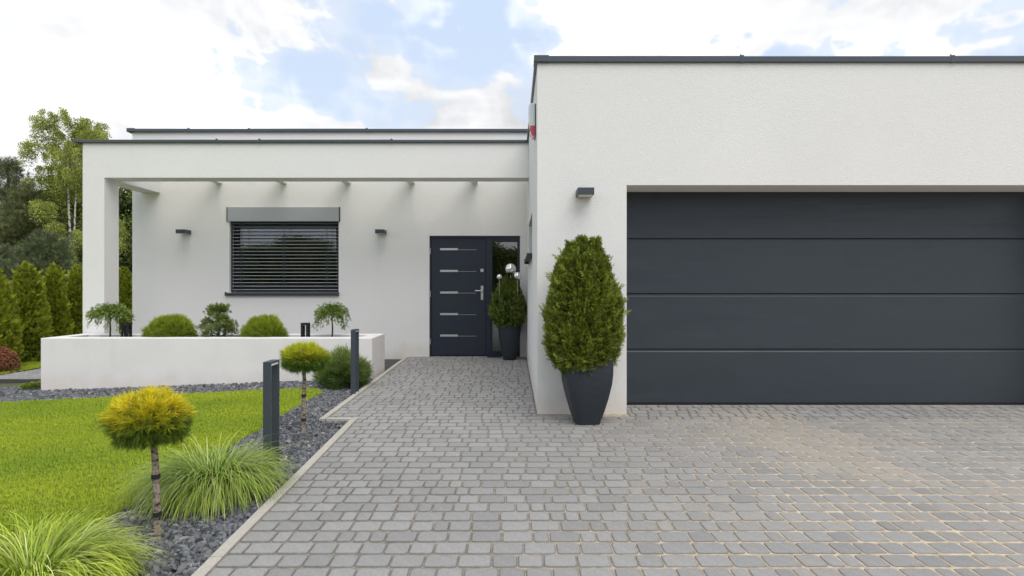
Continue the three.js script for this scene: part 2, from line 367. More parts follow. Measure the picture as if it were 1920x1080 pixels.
{
  const fill = (x, d) => lerp(.0085, .0040, sstep(-.6, 2.6, x + .8 * (noise2(x * 1.3, d * 1.3, 9) - .5)));
  const bed = sheet(range(0, 1, .02), range(-3, 6.06, .25), (t, d) => { const x = lerp(kerbX(d), 9, t); return [x, drive(d) - fill(x, d), -d]; });
  const bed2 = sheet([-1.98, -.8, .3], range(6.06, 11.2, .3), (x, d) => [x, drive(d) - lerp(.0085, .0105, sstep(6.1, 7.5, d)), -d]);
  const bed3 = sheet([.3, 1.2, 4, 9], [6.06, 6.33, 6.9], (x, d) => [x, drive(d) - .0105, -d]);
  const dw = struct('driveway', join([bed, bed2, bed3]), M.sand);
  const rows = [];
  for (let d = .6; d < 11.2; d += PITCH) {
    const a = d - PITCH / 2, b = d + PITCH / 2;
    if (d < 6.02) rows.push([d, [[kerbX(d) + .036, 8]]]);
    else if (b < 6.33) rows.push([d, [[-1.925, 8]]]);
    else if (d < 6.72) rows.push([d, [[-1.925, .266], [1.245, 6.19]]]);
    else if (d < 10.95) rows.push([d, [[-1.925, .266]]]);
    else rows.push([d, [[-1.54, .14]]]);
  }
  paveInto(dw, rows, drive, 77, 300, 'paver_field');
}
// kerb stones along the drive
{
  const k = thing('kerb_edging', [0, 0, 0], 'pale concrete kerb edging stepping along the left side of the drive', 'kerb');
  const line = (xa, da, xb, db) => {
    const L = Math.hypot(xb - xa, db - da), n = Math.max(1, Math.round(L));
    for (let i = 0; i < n; i++) {
      const t = (i + .5) / n, x = lerp(xa, xb, t), d = lerp(da, db, t);
      const m = part('kerb_stone', metric(new RoundedBoxGeometry(.065, .16, L / n - .004, 2, .006)), M.kerb, k, [x, drive(d) - .074 + .003 * (hash(i, 3, 5) - .5), -d]);
      m.rotation.set(.0135, -Math.atan2(xb - xa, db - da), 0, 'YXZ'); if (Math.abs(db - da) < .1) { m.rotation.set(0, Math.PI / 2, 0); }
    }
  };
  line(kerbX(.05), .05, kerbX(6.03), 6.03);
  line(-1.925, 6.085, kerbX(6.03) + .032, 6.085);
  line(-1.962, 6.055, -1.965, 10.97);
}
// side path left of the planter
{
  const p = struct('side_path', join([metric(box(-8.4, -6.98, -.16, .0, -9.22, -18))]), M.gravelBed);
  const rows = []; for (let d = 9.29; d < 17.9; d += PITCH) rows.push([d, [[-8.39, -6.99]]]);
  paveInto(p, rows, () => .008, 78, 160, 'paver_field');
}

// ------------------------------------------------------------------ the house
const house = thing('house', [0, 0, 0], 'white rendered flat roofed house with grey copings, pergola beam and wide garage', 'house');
const FZ = -11, GZ = -6.32;
part('front_wall', wallFacing(-7.12, .55, -.3, 4.355, FZ, .3, [[-5.30, -3.25, 1.345, 2.945], [-1.55, .15, .13, 2.415]]), M.stucco, house);
part('side_wall', box(-7.12, -6.82, -.3, 4.355, FZ - .3, -20), M.stucco, house);
part('rear_wall', box(-7.12, 9, -.3, 4.355, -20.002, -20.3), M.stucco, house);
part('roof', box(-6.82, 9, 4.0, 4.2, FZ - .3, -20), M.darkTrim, house);
part('roof_side_wall', box(9, 9.3, -.3, 4.355, FZ - .3, -20), M.stucco, house);
part('upper_wall', box(.56, 9.3, 3.5, 4.355, FZ, FZ - .299), M.stucco, house);
part('garage_front_wall', wallFacing(.273, 7.1, -.2, 3.86, GZ, .455, [[1.235, 6.2, .02, 2.544]]), M.stucco, house);
{
  const s = rectShape(6.775, 11, -.2, 3.86, [[7.96, 9.6, 1.885, 2.46]]);
  const g = new THREE.ExtrudeGeometry(s, { depth: .3, bevelEnabled: false });
  g.rotateY(Math.PI / 2); g.translate(.273, 0, 0);      // shape x -> -z, depth -> +x
  part('garage_side_wall', metric(g), M.stucco, house);
}
part('garage_end_wall', box(6.8, 7.1, -.2, 3.86, GZ - .456, FZ), M.stucco, house);
part('garage_roof', box(.573, 6.8, 3.45, 3.65, GZ - .456, FZ), M.darkTrim, house);
// pergola: column, beam, side beam, rafters
const COL = [-6.945, -6.595];
part('column', box(COL[0], COL[1], -.3, 3.2199, -9.49, -9.84), M.stucco, house);
part('pergola_beam', box(COL[0], .272, 3.22, 3.78, -9.49, -9.84), M.stucco, house);
part('side_beam', box(COL[0], COL[1], 3.22, 3.78, -9.841, FZ + .001), M.stucco, house);
for (const x of [-5.49, -4.28, -3.08, -1.88, -.70]) part('rafter', box(x - .06, x + .06, 3.39, 3.62, -9.841, FZ + .001), M.stucco, house);
// copings in lengths with raised seams
function copingX(x0, x1, y0, h, z0, z1, seams) {
  const cuts = [x0, ...seams, x1];
  for (let i = 0; i < cuts.length - 1; i++) part('coping', join([box(cuts[i] + (i ? .0015 : 0), cuts[i + 1] - .0015, y0, y0 + h - (i % 2 ? .003 : 0), z0, z1, .008)]), M.coping, house);
  for (const s of seams) part('coping_seam', join([box(s - .012, s + .03, y0 - .002, y0 + h + .006, z0 + .003, z1 - .003, .004), metric(new THREE.ConeGeometry(.016, .03, 6).translate(s, y0 + h + .015, z0 - .02))]), M.coping, house);
}
copingX(-7.19, .8, 4.352, .060, FZ + .05, FZ - .34, [-6.05, -4.92, -2.72]);
copingX(-7.035, .27, 3.778, .050, -9.45, -9.88, [-4.77, -4.08, -1.95]);
copingX(.243, 7.15, 3.858, .070, GZ + .03, GZ - .34, [2.46, 4.72]);
part('coping', box(.243, .62, 3.859, 3.927, GZ - .342, FZ + .005, .008), M.coping, house);
part('coping', box(-7.035, -6.56, 3.779, 3.827, -9.882, FZ + .0, .008), M.coping, house);
part('coping_corner', join([box(.235, .40, 3.856, 3.938, GZ + .034, GZ - .14, .012)]), M.coping, house);
part('coping_corner', join([box(-7.045, -6.9, 3.777, 3.838, -9.445, -9.7, .012)]), M.coping, house);
part('coping_corner', join([box(-7.2, -7.05, 4.351, 4.424, FZ + .055, FZ - .2, .012)]), M.coping, house);
// garage door: horizontal panels
{
  const gd = new THREE.Group(); gd.name = 'garage_door'; house.add(gd);
  const ys = [.103, .726, 1.367, 2.004, 2.64];
  for (let i = 0; i < 4; i++) {
    const y0 = ys[i] + .004, y1 = ys[i + 1] - .004;
    const s = new THREE.Shape();                         // pressed edge: a small lip below each joint
    s.moveTo(0, y0); s.lineTo(.036, y0); s.lineTo(.041, y0 + .006); s.lineTo(.041, y1 - .026); s.lineTo(.036, y1 - .019); s.lineTo(.036, y1 - .004); s.lineTo(.032, y1); s.lineTo(0, y1);
    const g = new THREE.ExtrudeGeometry(s, { depth: 5.06, bevelEnabled: false }); g.rotateY(-Math.PI / 2);
    g.rotateY(Math.PI); // profile faces +z after the turns below
    const q = new THREE.ExtrudeGeometry(s, { depth: 5.06, bevelEnabled: false });
    const p = q.attributes.position; for (let k = 0; k < p.count; k++) { const x = p.getX(k), z = p.getZ(k); p.setX(k, 6.25 - z); p.setZ(k, x); }
    q.computeVertexNormals();
    part('panel', metric(q), M.garage, gd, [0, 0, GZ - .455 - .047]);
  }
  part('backing', box(1.1, 6.4, -.1, 2.75, GZ - .51, GZ - .53), M.black, gd);
  part('bottom_seal', box(1.236, 6.199, .078, .106, GZ - .468, GZ - .50), M.black, gd);
}
// window with outside blind
{
  const w = new THREE.Group(); w.name = 'window'; house.add(w);
  part('blind_box', join([box(-5.33, -3.23, 2.683, 2.95, FZ + .025, FZ - .16, .006)]), M.boxGrey, w);
  part('blind_box_cap', box(-5.34, -5.325, 2.68, 2.953, FZ + .03, FZ - .02, .003), M.darkTrim, w);
  part('blind_box_cap', box(-3.238, -3.222, 2.68, 2.953, FZ + .03, FZ - .02, .003), M.darkTrim, w);
  part('frame', join([box(-5.298, -5.20, 1.39, 2.69, FZ - .17, FZ - .24), box(-3.35, -3.252, 1.39, 2.69, FZ - .17, FZ - .24), box(-5.198, -3.352, 1.39, 1.50, FZ - .17, FZ - .24), box(-5.198, -3.352, 2.58, 2.69, FZ - .17, FZ - .24)]), M.darkTrim, w);
  part('pane', box(-5.20, -3.35, 1.50, 2.58, FZ - .20, FZ - .204), M.glass, w);
  part('sill', join([box(-5.355, -3.245, 1.295, 1.343, FZ + .055, FZ - .2, .004), box(-5.362, -5.35, 1.29, 1.36, FZ + .058, FZ - .0, .003), box(-3.252, -3.24, 1.29, 1.36, FZ + .058, FZ - .0, .003)]), M.darkTrim, w);
  for (const x of [-5.285, -3.265]) part('guide_rail', box(x - .012, x + .012, 1.345, 2.685, FZ - .06, FZ - .095), M.bollard, w);
  const c = 7 * R, pr = [[-.032, -.002], [-.016, 0], [0, .001], [.016, 0], [.031, -.002], [.032, -.0045]];
  const sl = new THREE.Shape();
  pr.forEach(([a, b], i) => i ? sl.lineTo(a, b) : sl.moveTo(a, b)); [...pr].reverse().forEach(([a, b]) => sl.lineTo(a, b - .0012));
  const sg = new THREE.ExtrudeGeometry(sl, { depth: 1.99, bevelEnabled: false });
  sg.rotateZ(-c); sg.rotateY(-Math.PI / 2); sg.translate(.995, 0, 0);
  const slatGeo = metric(sg);
  for (let i = 0; i < 20; i++) part('slat', slatGeo, M.slat, w, [-4.275, 1.41 + i * .0655, FZ - .078]).rotation.y = (hash(i, 1, 1) - .5) * .0;
  part('bottom_rail', box(-5.27, -3.28, 1.352, 1.378, FZ - .05, FZ - .11, .004), M.darkTrim, w);
  for (const x of [-5.10, -5.075, -4.30, -4.275, -3.49, -3.465]) part('ladder_cord', box(x - .003, x + .003, 1.36, 2.69, FZ - .038, FZ - .041), M.bollard, w);
  part('room', join([box(-5.6, -2.9, 1.0, 3.2, FZ - 3.2, FZ - 3.25), box(-5.65, -5.6, 1.0, 3.2, FZ - .3, FZ - 3.25), box(-2.9, -2.85, 1, 3.2, FZ - .3, FZ - 3.25), box(-5.65, -2.85, .95, 1, FZ - .3, FZ - 3.25), box(-5.65, -2.85, 3.2, 3.25, FZ - .3, FZ - 3.25)]), M.room, w);
}
// front door with side light
{
  const f = new THREE.Group(); f.name = 'front_door'; house.add(f);
  const z = FZ - .06;
  part('frame', join([box(-1.548, -1.525, .14, 2.413, z + .01, z - .08), box(-1.523, .148, 2.375, 2.413, z + .01, z - .08), box(-.487, -.385, .14, 2.373, z + .012, z - .08), box(.115, .148, .14, 2.373, z + .01, z - .08), box(-.383, .113, .14, .235, z + .01, z - .08), box(-.383, .113, 2.32, 2.373, z + .01, z - .08)]), M.door, f);
  part('leaf', box(-1.520, -.492, .165, 2.370, z + .004, z - .06, .004), M.door, f);
  part('pane', box(-.383, .113, .237, 2.318, z - .03, z - .034), M.glass, f);
  part('glazing_bead', join([box(-.383, -.37, .237, 2.318, z + .004, z - .026), box(.10, .113, .237, 2.318, z + .004, z - .026), box(-.369, .099, .237, .25, z + .004, z - .026), box(-.369, .099, 2.305, 2.318, z + .004, z - .026)]), M.darkTrim, f);
  for (const py of [466.9, 507.9, 548.6, 589.3, 629.7]) {
    const y = 1.435 + (540 - py) / 100;
    part('inlay', box(-1.354, -1.02, y - .019, y + .019, z + .0065, z - .01, .002), M.steel, f);
    part('inlay_line', box(-1.019, -.67, y - .012, y - .007, z + .0052, z - .01), M.steel, f);
  }
  part('lock', box(-.593, -.535, 1.735, 1.795, z + .016, z - .01, .005), M.steel, f);
  part('handle', join([box(-.588, -.538, 1.21, 1.475, z + .014, z - .01, .006), box(-.575, -.551, 1.37, 1.395, z + .06, z - .0, .006), box(-.70, -.551, 1.371, 1.394, z + .065, z + .045, .008), metric(new THREE.CylinderGeometry(.012, .012, .014, 14).rotateX(Math.PI / 2).translate(-.563, 1.28, z + .018))]), M.steel, f);
  for (const y of [2.13, 1.32, .43]) part('hinge', metric(new THREE.CylinderGeometry(.010, .010, .11, 10).translate(-1.536, y, z + .02)), M.steel, f);
  part('threshold', join([box(-1.523, .113, .128, .16, z + .02, z - .08)]), M.black, f);
  part('boot_scraper', join([box(-.46, -.22, .138, .163, FZ + .12, FZ - .02, .004)]), M.black, f);
  part('hall', join([box(-1.7, .3, -.1, 2.6, FZ - 2.6, FZ - 2.65), box(-1.75, -1.7, -.1, 2.6, FZ - .3, FZ - 2.6), box(.45, .5, -.1, 2.6, FZ - .3, FZ - 2.65), box(-1.75, .5, -.1, .0, FZ - .3, FZ - 2.6), box(-1.75, .5, 2.6, 2.65, FZ - .3, FZ - 2.6)]), M.room, f);
}
// small window in the garage side wall
{
  const w = new THREE.Group(); w.name = 'side_window'; house.add(w);
  part('sill', join([box(.205, .42, 1.862, 1.886, -7.92, -9.64, .003), box(.200, .206, 1.82, 1.888, -7.92, -9.64, .002), box(.20, .285, 1.83, 1.905, -7.905, -7.919, .002), box(.20, .285, 1.83, 1.905, -9.641, -9.655, .002)]), M.darkTrim, w);
  part('frame', join([box(.43, .50, 1.887, 2.458, -7.962, -8.03), box(.43, .50, 1.887, 2.458, -9.53, -9.598), box(.43, .50, 1.887, 1.95, -8.032, -9.528), box(.43, .50, 2.395, 2.458, -8.032, -9.528)]), M.darkTrim, w);
  part('pane', box(.46, .464, 1.952, 2.393, -8.034, -9.526), M.glass, w);
}

// ------------------------------------------------------------------ lamps, siren, socket, bollards
function wallLamp(x, y, zWall, label, first) {
  const l = thing('wall_lamp', [x, y, zWall], label, 'wall lamp', 'box shaped wall lamps on the house');
  part('housing', box(-.085, .085, -.036, .036, .215, .004, .003), M.bollard, l);
  part('back_plate', box(-.06, .06, -.03, .03, .003, -.001), M.black, l);
  part('diffuser', box(-.07, .07, -.0385, -.0365, .20, .03), M.frosted, l);
  return l;
}
wallLamp(-6.10, 2.478, FZ, 'dark box wall lamp left of the blind covered window');
wallLamp(-2.435, 2.478, FZ, 'dark box wall lamp between the window and the front door');
wallLamp(.772, 2.447, GZ, 'dark box wall lamp above the big potted thuja beside the garage door');
{
  const s = thing('alarm_siren', [.273, 3.17, -6.68], 'white alarm siren with red lamp on the garage side wall', 'alarm siren');
  const prof = (pts) => { const sh = new THREE.Shape(); pts.forEach(([a, b], i) => i ? sh.lineTo(a, b) : sh.moveTo(a, b)); return sh; };
  const ex = (pts, b) => { const g = new THREE.ExtrudeGeometry(prof(pts), { depth: .18, bevelEnabled: true, bevelSize: b, bevelThickness: b, bevelSegments: 3 }); g.translate(0, 0, -.20); return metric(g); };
  part('body', ex([[-.012, .125], [-.06, .125], [-.070, .20], [-.076, .30], [-.074, .345], [-.06, .365], [-.012, .372]], .008), M.whitePlastic, s);
  part('lamp', ex([[-.012, .012], [-.036, .010], [-.05, .03], [-.058, .07], [-.060, .116], [-.012, .116]], .006), M.redPlastic, s);
  part('back_plate', box(-.011, .001, .0, .36, .01, -.23, .004), M.darkTrim, s);
}
{
  const s = thing('outdoor_socket', [-2.165, .33, -8.6], 'white outdoor power socket box on the planter wall', 'socket');
  part('box', box(-.035, .045, -.05, .04, .055, .001, .012), M.whitePlastic, s);
  part('cover', box(-.03, .04, -.03, .036, .066, .056, .004), M.whitePlastic, s);
  part('gland', metric(new THREE.CylinderGeometry(.008, .01, .03, 10).translate(.02, -.065, .03)), M.black, s);
}
function bollard(x, d, label) {
  const y = garden(x, d), b = thing('bollard_light', [x, y - .02, -d], label, 'bollard light', 'tall bollard lights beside the drive');
  part('post', join([box(-.03, .03, -.03, .845, .085, .072, .002)]), M.bollard, b);
  part('post', join([box(-.03, .03, -.03, .845, -.072, -.085, .002)]), M.bollard, b);
  part('top', join([box(-.03, .03, .846, .861, .085, -.085, .002)]), M.bollard, b);
  part('light_strip', box(-.026, .026, .828, .845, .068, -.068, .002), M.frosted, b);
  part('foot', box(-.04, .04, -.02, .01, .1, -.1, .002), M.black, b);
  return b;
}
bollard(-1.862, 4.54, 'dark grey bollard light rising from behind the ornamental grass');
bollard(-1.995, 7.45, 'dark grey bollard light at the planter corner in front of the green pine bush');

// planter
const PL = { x0: -6.91, x1: -2.05, top: .70, d0: 8.6, d1: 9.45, t: .22 };
{
  const p = thing('planter', [0, 0, 0], 'long low white rendered planter wall below the window', 'planter');
  const z0 = -PL.d0, z1 = -PL.d1;
  part('front_wall', box(PL.x0, PL.x1, -.3, PL.top, z0, z0 - PL.t, .008), M.planter, p);
  part('rear_wall', box(PL.x0, PL.x1, -.3, PL.top, z1 + PL.t - .05, z1, .008), M.planter, p);
  part('end_wall', box(PL.x0, PL.x0 + PL.t, -.3, PL.top - .001, z0 - PL.t - .001, z1 + PL.t - .049), M.planter, p);
  part('end_wall', box(PL.x1 - PL.t, PL.x1, -.3, PL.top - .001, z0 - PL.t - .001, z1 + PL.t - .049), M.planter, p);
  part('soil', metric(sheet(range(PL.x0 + PL.t, PL.x1 - PL.t, .1), range(PL.d0 + PL.t, PL.d1 - PL.t + .05, .1), (x, d) => [x, .60 + .02 * noise2(x * 6, d * 6, 3), -d])), M.gravelBed, p);
}
const SOIL = .61;
function lantern(x, d, turn, label) {
  const l = thing('garden_lantern', [x, SOIL - .02, -d], label, 'garden light', 'small dark lanterns in the planter', turn);
  for (const sx of [-1, 1]) for (const sz of [-1, 1]) part('leg', box(sx * .055 - .015 * (sx > 0 ? 2 : 0), sx * .055 + .015 * (sx > 0 ? 0 : 2), 0, .275, sz * .055 - .03 * (sz > 0 ? 1 : 0), sz * .055 + .03 * (sz > 0 ? 0 : 1), .002), M.black, l);
  part('top', box(-.056, .056, .276, .31, -.056, .056, .003), M.black, l);
  part('light_panel', box(-.03, .03, .270, .2755, -.03, .03), M.frosted, l);
}
lantern(-5.93, 9.02, 0, 'small dark four legged garden lantern beside the left weeping tree in the planter');
lantern(-3.175, 9.02, 0, 'small dark four legged garden lantern between right dome pine and right weeping tree');

// ------------------------------------------------------------------ plant building blocks
const Q = new THREE.Quaternion(), UPV = V(0, 1, 0);
function place(pos, dir, roll, s, r) {                  // +y of the piece along dir
  const q = new THREE.Quaternion().setFromUnitVectors(UPV, dir.clone().normalize());
  q.multiply(new THREE.Quaternion().setFromAxisAngle(UPV, roll));
  const sc = s.isVector3 ? s : V(s, s, s);
  return new THREE.Matrix4().compose(pos, q, sc);
}
function diamond(out, base, tip, w, normal) {
  const side = tip.clone().sub(base).cross(normal).normalize().multiplyScalar(w / 2), mid = base.clone().lerp(tip, .45);
  const a = mid.clone().add(side), b = mid.clone().sub(side);
  for (const v of [base, a, tip, base, tip, b]) out.push(v.x, v.y, v.z);
}
function sprayGeometry(seed, n = 9, w = .115) {         // flat fan of scale leaves, one unit long
  const r = rng(seed), out = [];
  diamond(out, V(0, 0, 0), V(0, 1, .05), w * .8, V(0, 0, 1));
  for (let i = 0; i < n; i++) {
    const t = .08 + .8 * i / n, s = i % 2 ? 1 : -1, L = (.5 - .30 * t) * (.75 + .5 * r()), a = (30 + 24 * r()) * R;
    const b = V(0, t, .05 * t), e = V(s * Math.sin(a) * L, t + Math.cos(a) * L, .05 * t + (r() - .5) * .30);
    diamond(out, b, e, w * (.8 + .4 * r()), V(0, 0, 1).add(V(r() - .5, r() - .5, 0).multiplyScalar(.9)));
  }
  return tris(out);
}
function shootGeometry(seed, n, spread, bunch) {        // needles round a shoot, one unit long needles about
  const r = rng(seed), out = [];
  for (let i = 0; i < n; i++) {
    const t = r(), a = r() * 2 * Math.PI, tilt = (spread * (.45 + .75 * r())) * (1.25 - .6 * t), L = .75 + .4 * r();
    const b = V(0, t * bunch, 0), dir = V(Math.sin(tilt) * Math.cos(a), Math.cos(tilt), Math.sin(tilt) * Math.sin(a));
    const e = b.clone().addScaledVector(dir, L), side = dir.clone().cross(V(r() - .5, r() - .5, r() - .5)).normalize().multiplyScalar(.020);
    const m = b.clone().lerp(e, .6).addScaledVector(V(0, 1, 0), .03);
    for (const v of [b.clone().add(side), b.clone().sub(side), m.clone().sub(side.clone().multiplyScalar(.8)), b.clone().add(side), m.clone().sub(side.clone().multiplyScalar(.8)), m.clone().add(side.clone().multiplyScalar(.8)), m.clone().add(side.clone().multiplyScalar(.8)), m.clone().sub(side.clone().multiplyScalar(.8)), e]) out.push(v.x, v.y, v.z);
  }
  return tris(out);
}
function leafClump(seed, n, size, rad, hang = 0) {
  const r = rng(seed), out = [];
  for (let i = 0; i < n; i++) {
    const p = V(r() - .5, r() - .5, r() - .5).multiplyScalar(2 * rad), d = V(r() - .5, (r() - .5) * .6 - hang, r() - .5).normalize();
    diamond(out, p, p.clone().addScaledVector(d, size * (.7 + .6 * r())), size * .55, V(r() - .5, r() - .5 + .3, r() - .5).normalize());
  }
  return tris(out);
}
function lumpy(rx, ry, rz, amp, freq, seed, detail = 3, yMin = -9) {
  const g = new THREE.IcosahedronGeometry(1, detail), p = g.attributes.position;
  for (let i = 0; i < p.count; i++) {
    const x = p.getX(i), y = p.getY(i), z = p.getZ(i), k = 1 + amp * (noise3(x * freq + 9, y * freq + 9, z * freq + 9, seed) - .5) * 2;
    p.setXYZ(i, x * rx * k, Math.max(yMin, y * ry * k), z * rz * k);
  }
  g.computeVertexNormals(); return g;
}
const jitterColor = (r, a, b, t, j = .15) => { const k = 1 + (r() - .5) * 2 * j; return lin(lerp(a[0], b[0], t) * k, lerp(a[1], b[1], t) * k, lerp(a[2], b[2], t) * k); };

const spray = sprayGeometry(5, 13, .085), sprayB = sprayGeometry(9, 8);
// dense clipped conifer: sprays on a lobed body given by radius(t), t from foot to tip
function thujaCrown(parent, h, radius, count, size, seed, colA, colB, coreScale = .8, rough = 1, plumes = []) {
  const r = rng(seed), list = [];
  const lobes = 7 + Math.floor(r() * 3);
  const rad = (t, a) => radius(t) * (1 + rough * ((noise3(Math.cos(a) * 2.1 + 5, t * h * 1.7 + 3, Math.sin(a) * 2.1 + 5, seed) - .5) * .26 + .05 * Math.cos(a * lobes + 3 * Math.sin(t * 5 + seed)) + (noise3(Math.cos(a) * 5.5 + 9, t * h * 6.5, Math.sin(a) * 5.5 + 9, seed + 4) - .5) * .34));
  const tip = (a) => h * (1 + rough * .11 * (noise2(Math.cos(a) * 2.2 + 7, Math.sin(a) * 2.2 + 7, seed + 9) - .5));
  let made = 0;
  while (made < count) {
    const t = r(); if (radius(t) < r() * .5 * radius(.4) && t < .97) { if (r() < .6) continue; }
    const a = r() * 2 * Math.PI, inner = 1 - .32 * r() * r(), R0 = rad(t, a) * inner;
    const p = V(Math.cos(a) * R0, t * tip(a), Math.sin(a) * R0);
    const slope = (radius(Math.min(1, t + .04)) - radius(Math.max(0, t - .04))) / (.08 * h);
    const out = V(Math.cos(a), clamp(-slope, -.9, 2.5), Math.sin(a)).normalize();
    const dir = out.multiplyScalar(.75).add(V((r() - .5) * 1.3, .65 + (r() - .5) * 1.1, (r() - .5) * 1.3));
    const hue = clamp(.55 * (1 - (1 - inner) * 3) + (r() - .5) * .7 + .25 * (noise3(p.x * 5 + 3, p.y * 4, p.z * 5 + 7, seed) - .3));  // deeper sprays get the darker tone: crown shade put into leaf colour
    const s = size * (.65 + .75 * r());
    if (t < .12 && inner > .85) dir.y -= 1.1 * r();
    list.push({ m: place(p.addScaledVector(dir, -s * .35), dir, r() * 6.28, V(s, s, s)), c: jitterColor(r, colA, colB, hue) });
    made++;
  }
  for (const [px, pz, y0, y1, q] of plumes) for (let i = 0; i < 330; i++) {   // separate leader tips and stray shoots
    const t = r(), a = r() * 6.28, R0 = q * (1 - t * .75) * Math.sqrt(r()), dir = V(Math.cos(a) * .5 + (r() - .5) * .6, .9, Math.sin(a) * .5 + (r() - .5) * .6), s = size * (.6 + .6 * r());
    list.push({ m: place(V(px + Math.cos(a) * R0, lerp(y0, y1, t), pz + Math.sin(a) * R0), dir, r() * 6.28, s), c: jitterColor(r, colA, colB, .3 + .7 * r()) });
  }
  for (let i = 0; i < count * .012; i++) {
    const t = r() * .95, a = r() * 6.28, R0 = rad(t, a) * 1.03, s = size * (1.1 + .6 * r()), dir = V(Math.cos(a) * .8, .4 + r(), Math.sin(a) * .8);
    list.push({ m: place(V(Math.cos(a) * R0, t * h, Math.sin(a) * R0), dir, r() * 6.28, V(s * .7, s, s * .7)), c: jitterColor(r, colA, colB, .6 + .4 * r()) });
  }
  copies('crown', spray, M.leaf, list, parent);
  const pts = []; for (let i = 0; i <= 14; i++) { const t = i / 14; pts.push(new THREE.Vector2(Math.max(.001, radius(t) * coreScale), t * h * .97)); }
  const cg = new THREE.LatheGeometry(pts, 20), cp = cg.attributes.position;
  part('shade_core', cg, M.core, parent);  // solid dark body added to block light and darken the gaps
}
// needle crown (dwarf pines): shoots on an ellipsoid dome
const shootFine = shootGeometry(3, 30, 48 * R, .55), shootLong = shootGeometry(4, 26, 34 * R, .7);
function needleCrown(parent, c, rx, ry, rz, count, size, seed, color, geo, yCut = -1, upBias = .25, amp = .12, name = 'crown') {
  const r = rng(seed), list = [];
  while (list.length < count) {
    const d = V(r() * 2 - 1, r() * 2 - 1, r() * 2 - 1); const l = d.length(); if (l > 1 || l < .1) continue; d.divideScalar(l);
    if (d.y < yCut) continue;
    const k = (1 + amp * (noise3(d.x * 2.6 + 9, d.y * 2.6 + 9, d.z * 2.6 + 9, seed) - .5) * 2) * (1 - .42 * Math.pow(r(), 1.6));
    const p = V(c.x + d.x * rx * k, c.y + d.y * ry * k, c.z + d.z * rz * k);
    const dir = V(d.x / rx, d.y / ry, d.z / rz).normalize().add(V((r() - .5) * .7, upBias + (r() - .5) * .5, (r() - .5) * .7));
    const s = size * (.75 + .5 * r());
    list.push({ m: place(p.addScaledVector(dir.normalize(), -s * .7), dir, r() * 6.28, s), c: color(d, k, r, p) });
  }
  copies(name, geo, M.leaf, list, parent);
}
function arcBlade(pos, col, base, dir, len, w, lift, droop, c0, c1, r, segs = 7) {
  // ribbon that rises, arches and falls
  const pts = []; let p = base.clone(), el = lift; const ds = len / segs, wob = (r() - .5) * .5, ca = Math.cos(wob / segs), sa = Math.sin(wob / segs); dir = dir.clone();
  for (let i = 0; i <= segs; i++) { pts.push(p.clone()); dir.set(dir.x * ca - dir.z * sa, 0, dir.x * sa + dir.z * ca); p = p.clone().add(V(dir.x * Math.cos(el) * ds, Math.sin(el) * ds, dir.z * Math.cos(el) * ds)); el -= droop * (1.6 * (i + .5) / segs + .2) / segs; if (p.y < base.y + .008) p.y = base.y + .008 + .01 * r(); }
  const side = V(-dir.z, 0, dir.x).normalize();
  for (let i = 0; i < segs; i++) {
    const wa = w * Math.sin(Math.PI * (.22 + .78 * i / segs)), wb = i === segs - 1 ? 0 : w * Math.sin(Math.PI * (.22 + .78 * (i + 1) / segs));
    const a0 = pts[i].clone().addScaledVector(side, wa / 2), a1 = pts[i].clone().addScaledVector(side, -wa / 2), b0 = pts[i + 1].clone().addScaledVector(side, wb / 2), b1 = pts[i + 1].clone().addScaledVector(side, -wb / 2);
    const q = i / segs, u = (i + 1) / segs;
    const push = (v, t) => { pos.push(v.x, v.y, v.z); col.push(lerp(c0[0], c1[0], t), lerp(c0[1], c1[1], t), lerp(c0[2], c1[2], t)); };
    push(a0, q); push(a1, q); push(b0, u); if (wb > 0) { push(a1, q); push(b1, u); push(b0, u); }
  }
}

// ------------------------------------------------------------------ gravel and grass
{
  const g = lumpy(1, 1, 1, .55, 1.6, 12, 0).toNonIndexed(); g.computeVertexNormals();
  const r = rng(900), list = [];
  const put = (x, d, s, lift) => {
    const t = r(), k = t < .035 ? lin(.30, .28, .25) : t < .10 ? lin(.16, .15, .14) : jitterColor(r, [.04, .043, .047], [.20, .203, .21], Math.pow(r(), 1.3), .1);
    list.push({ m: new THREE.Matrix4().compose(V(x, garden(x, d) - .012 + lift, -d), new THREE.Quaternion().setFromEuler(new THREE.Euler(r() * 6, r() * 6, r() * 6)), V(s * (.7 + .6 * r()), s * (.4 + .35 * r()), s * (.7 + .6 * r()))), c: k });
  };
  const strip = (n, fx, fd, s0) => { for (let i = 0; i < n; i++) { const d = fd(), x = fx(d); if (x === null) continue; put(x, d, s0 * (.75 + .75 * r()), r() * .016); } };
  const right = d => (d > 6.04 ? -2.0 : kerbX(d) - .045);
  strip(15500, d => lerp(-2.48 + .02 * Math.sin(d * 7), right(d), r()), () => 1.9 + 6.7 * Math.pow(r(), 1.15), .0175);
  strip(13000, d => { const x = lerp(-9, -2.47, r()); return d > lawnFar(x) + .01 ? x : null; }, () => lerp(7.6, 8.59, r()), .0185);
  strip(3200, d => lerp(-9, -6.92, r()), () => lerp(8.59, 9.2, r()), .0185);
  const go = copies('gravel', g, M.gravel, list, scene); go.userData.kind = 'stuff';
  tag(go, 'dark grey slate gravel filling the bed beside the drive and planter', 'gravel');
}
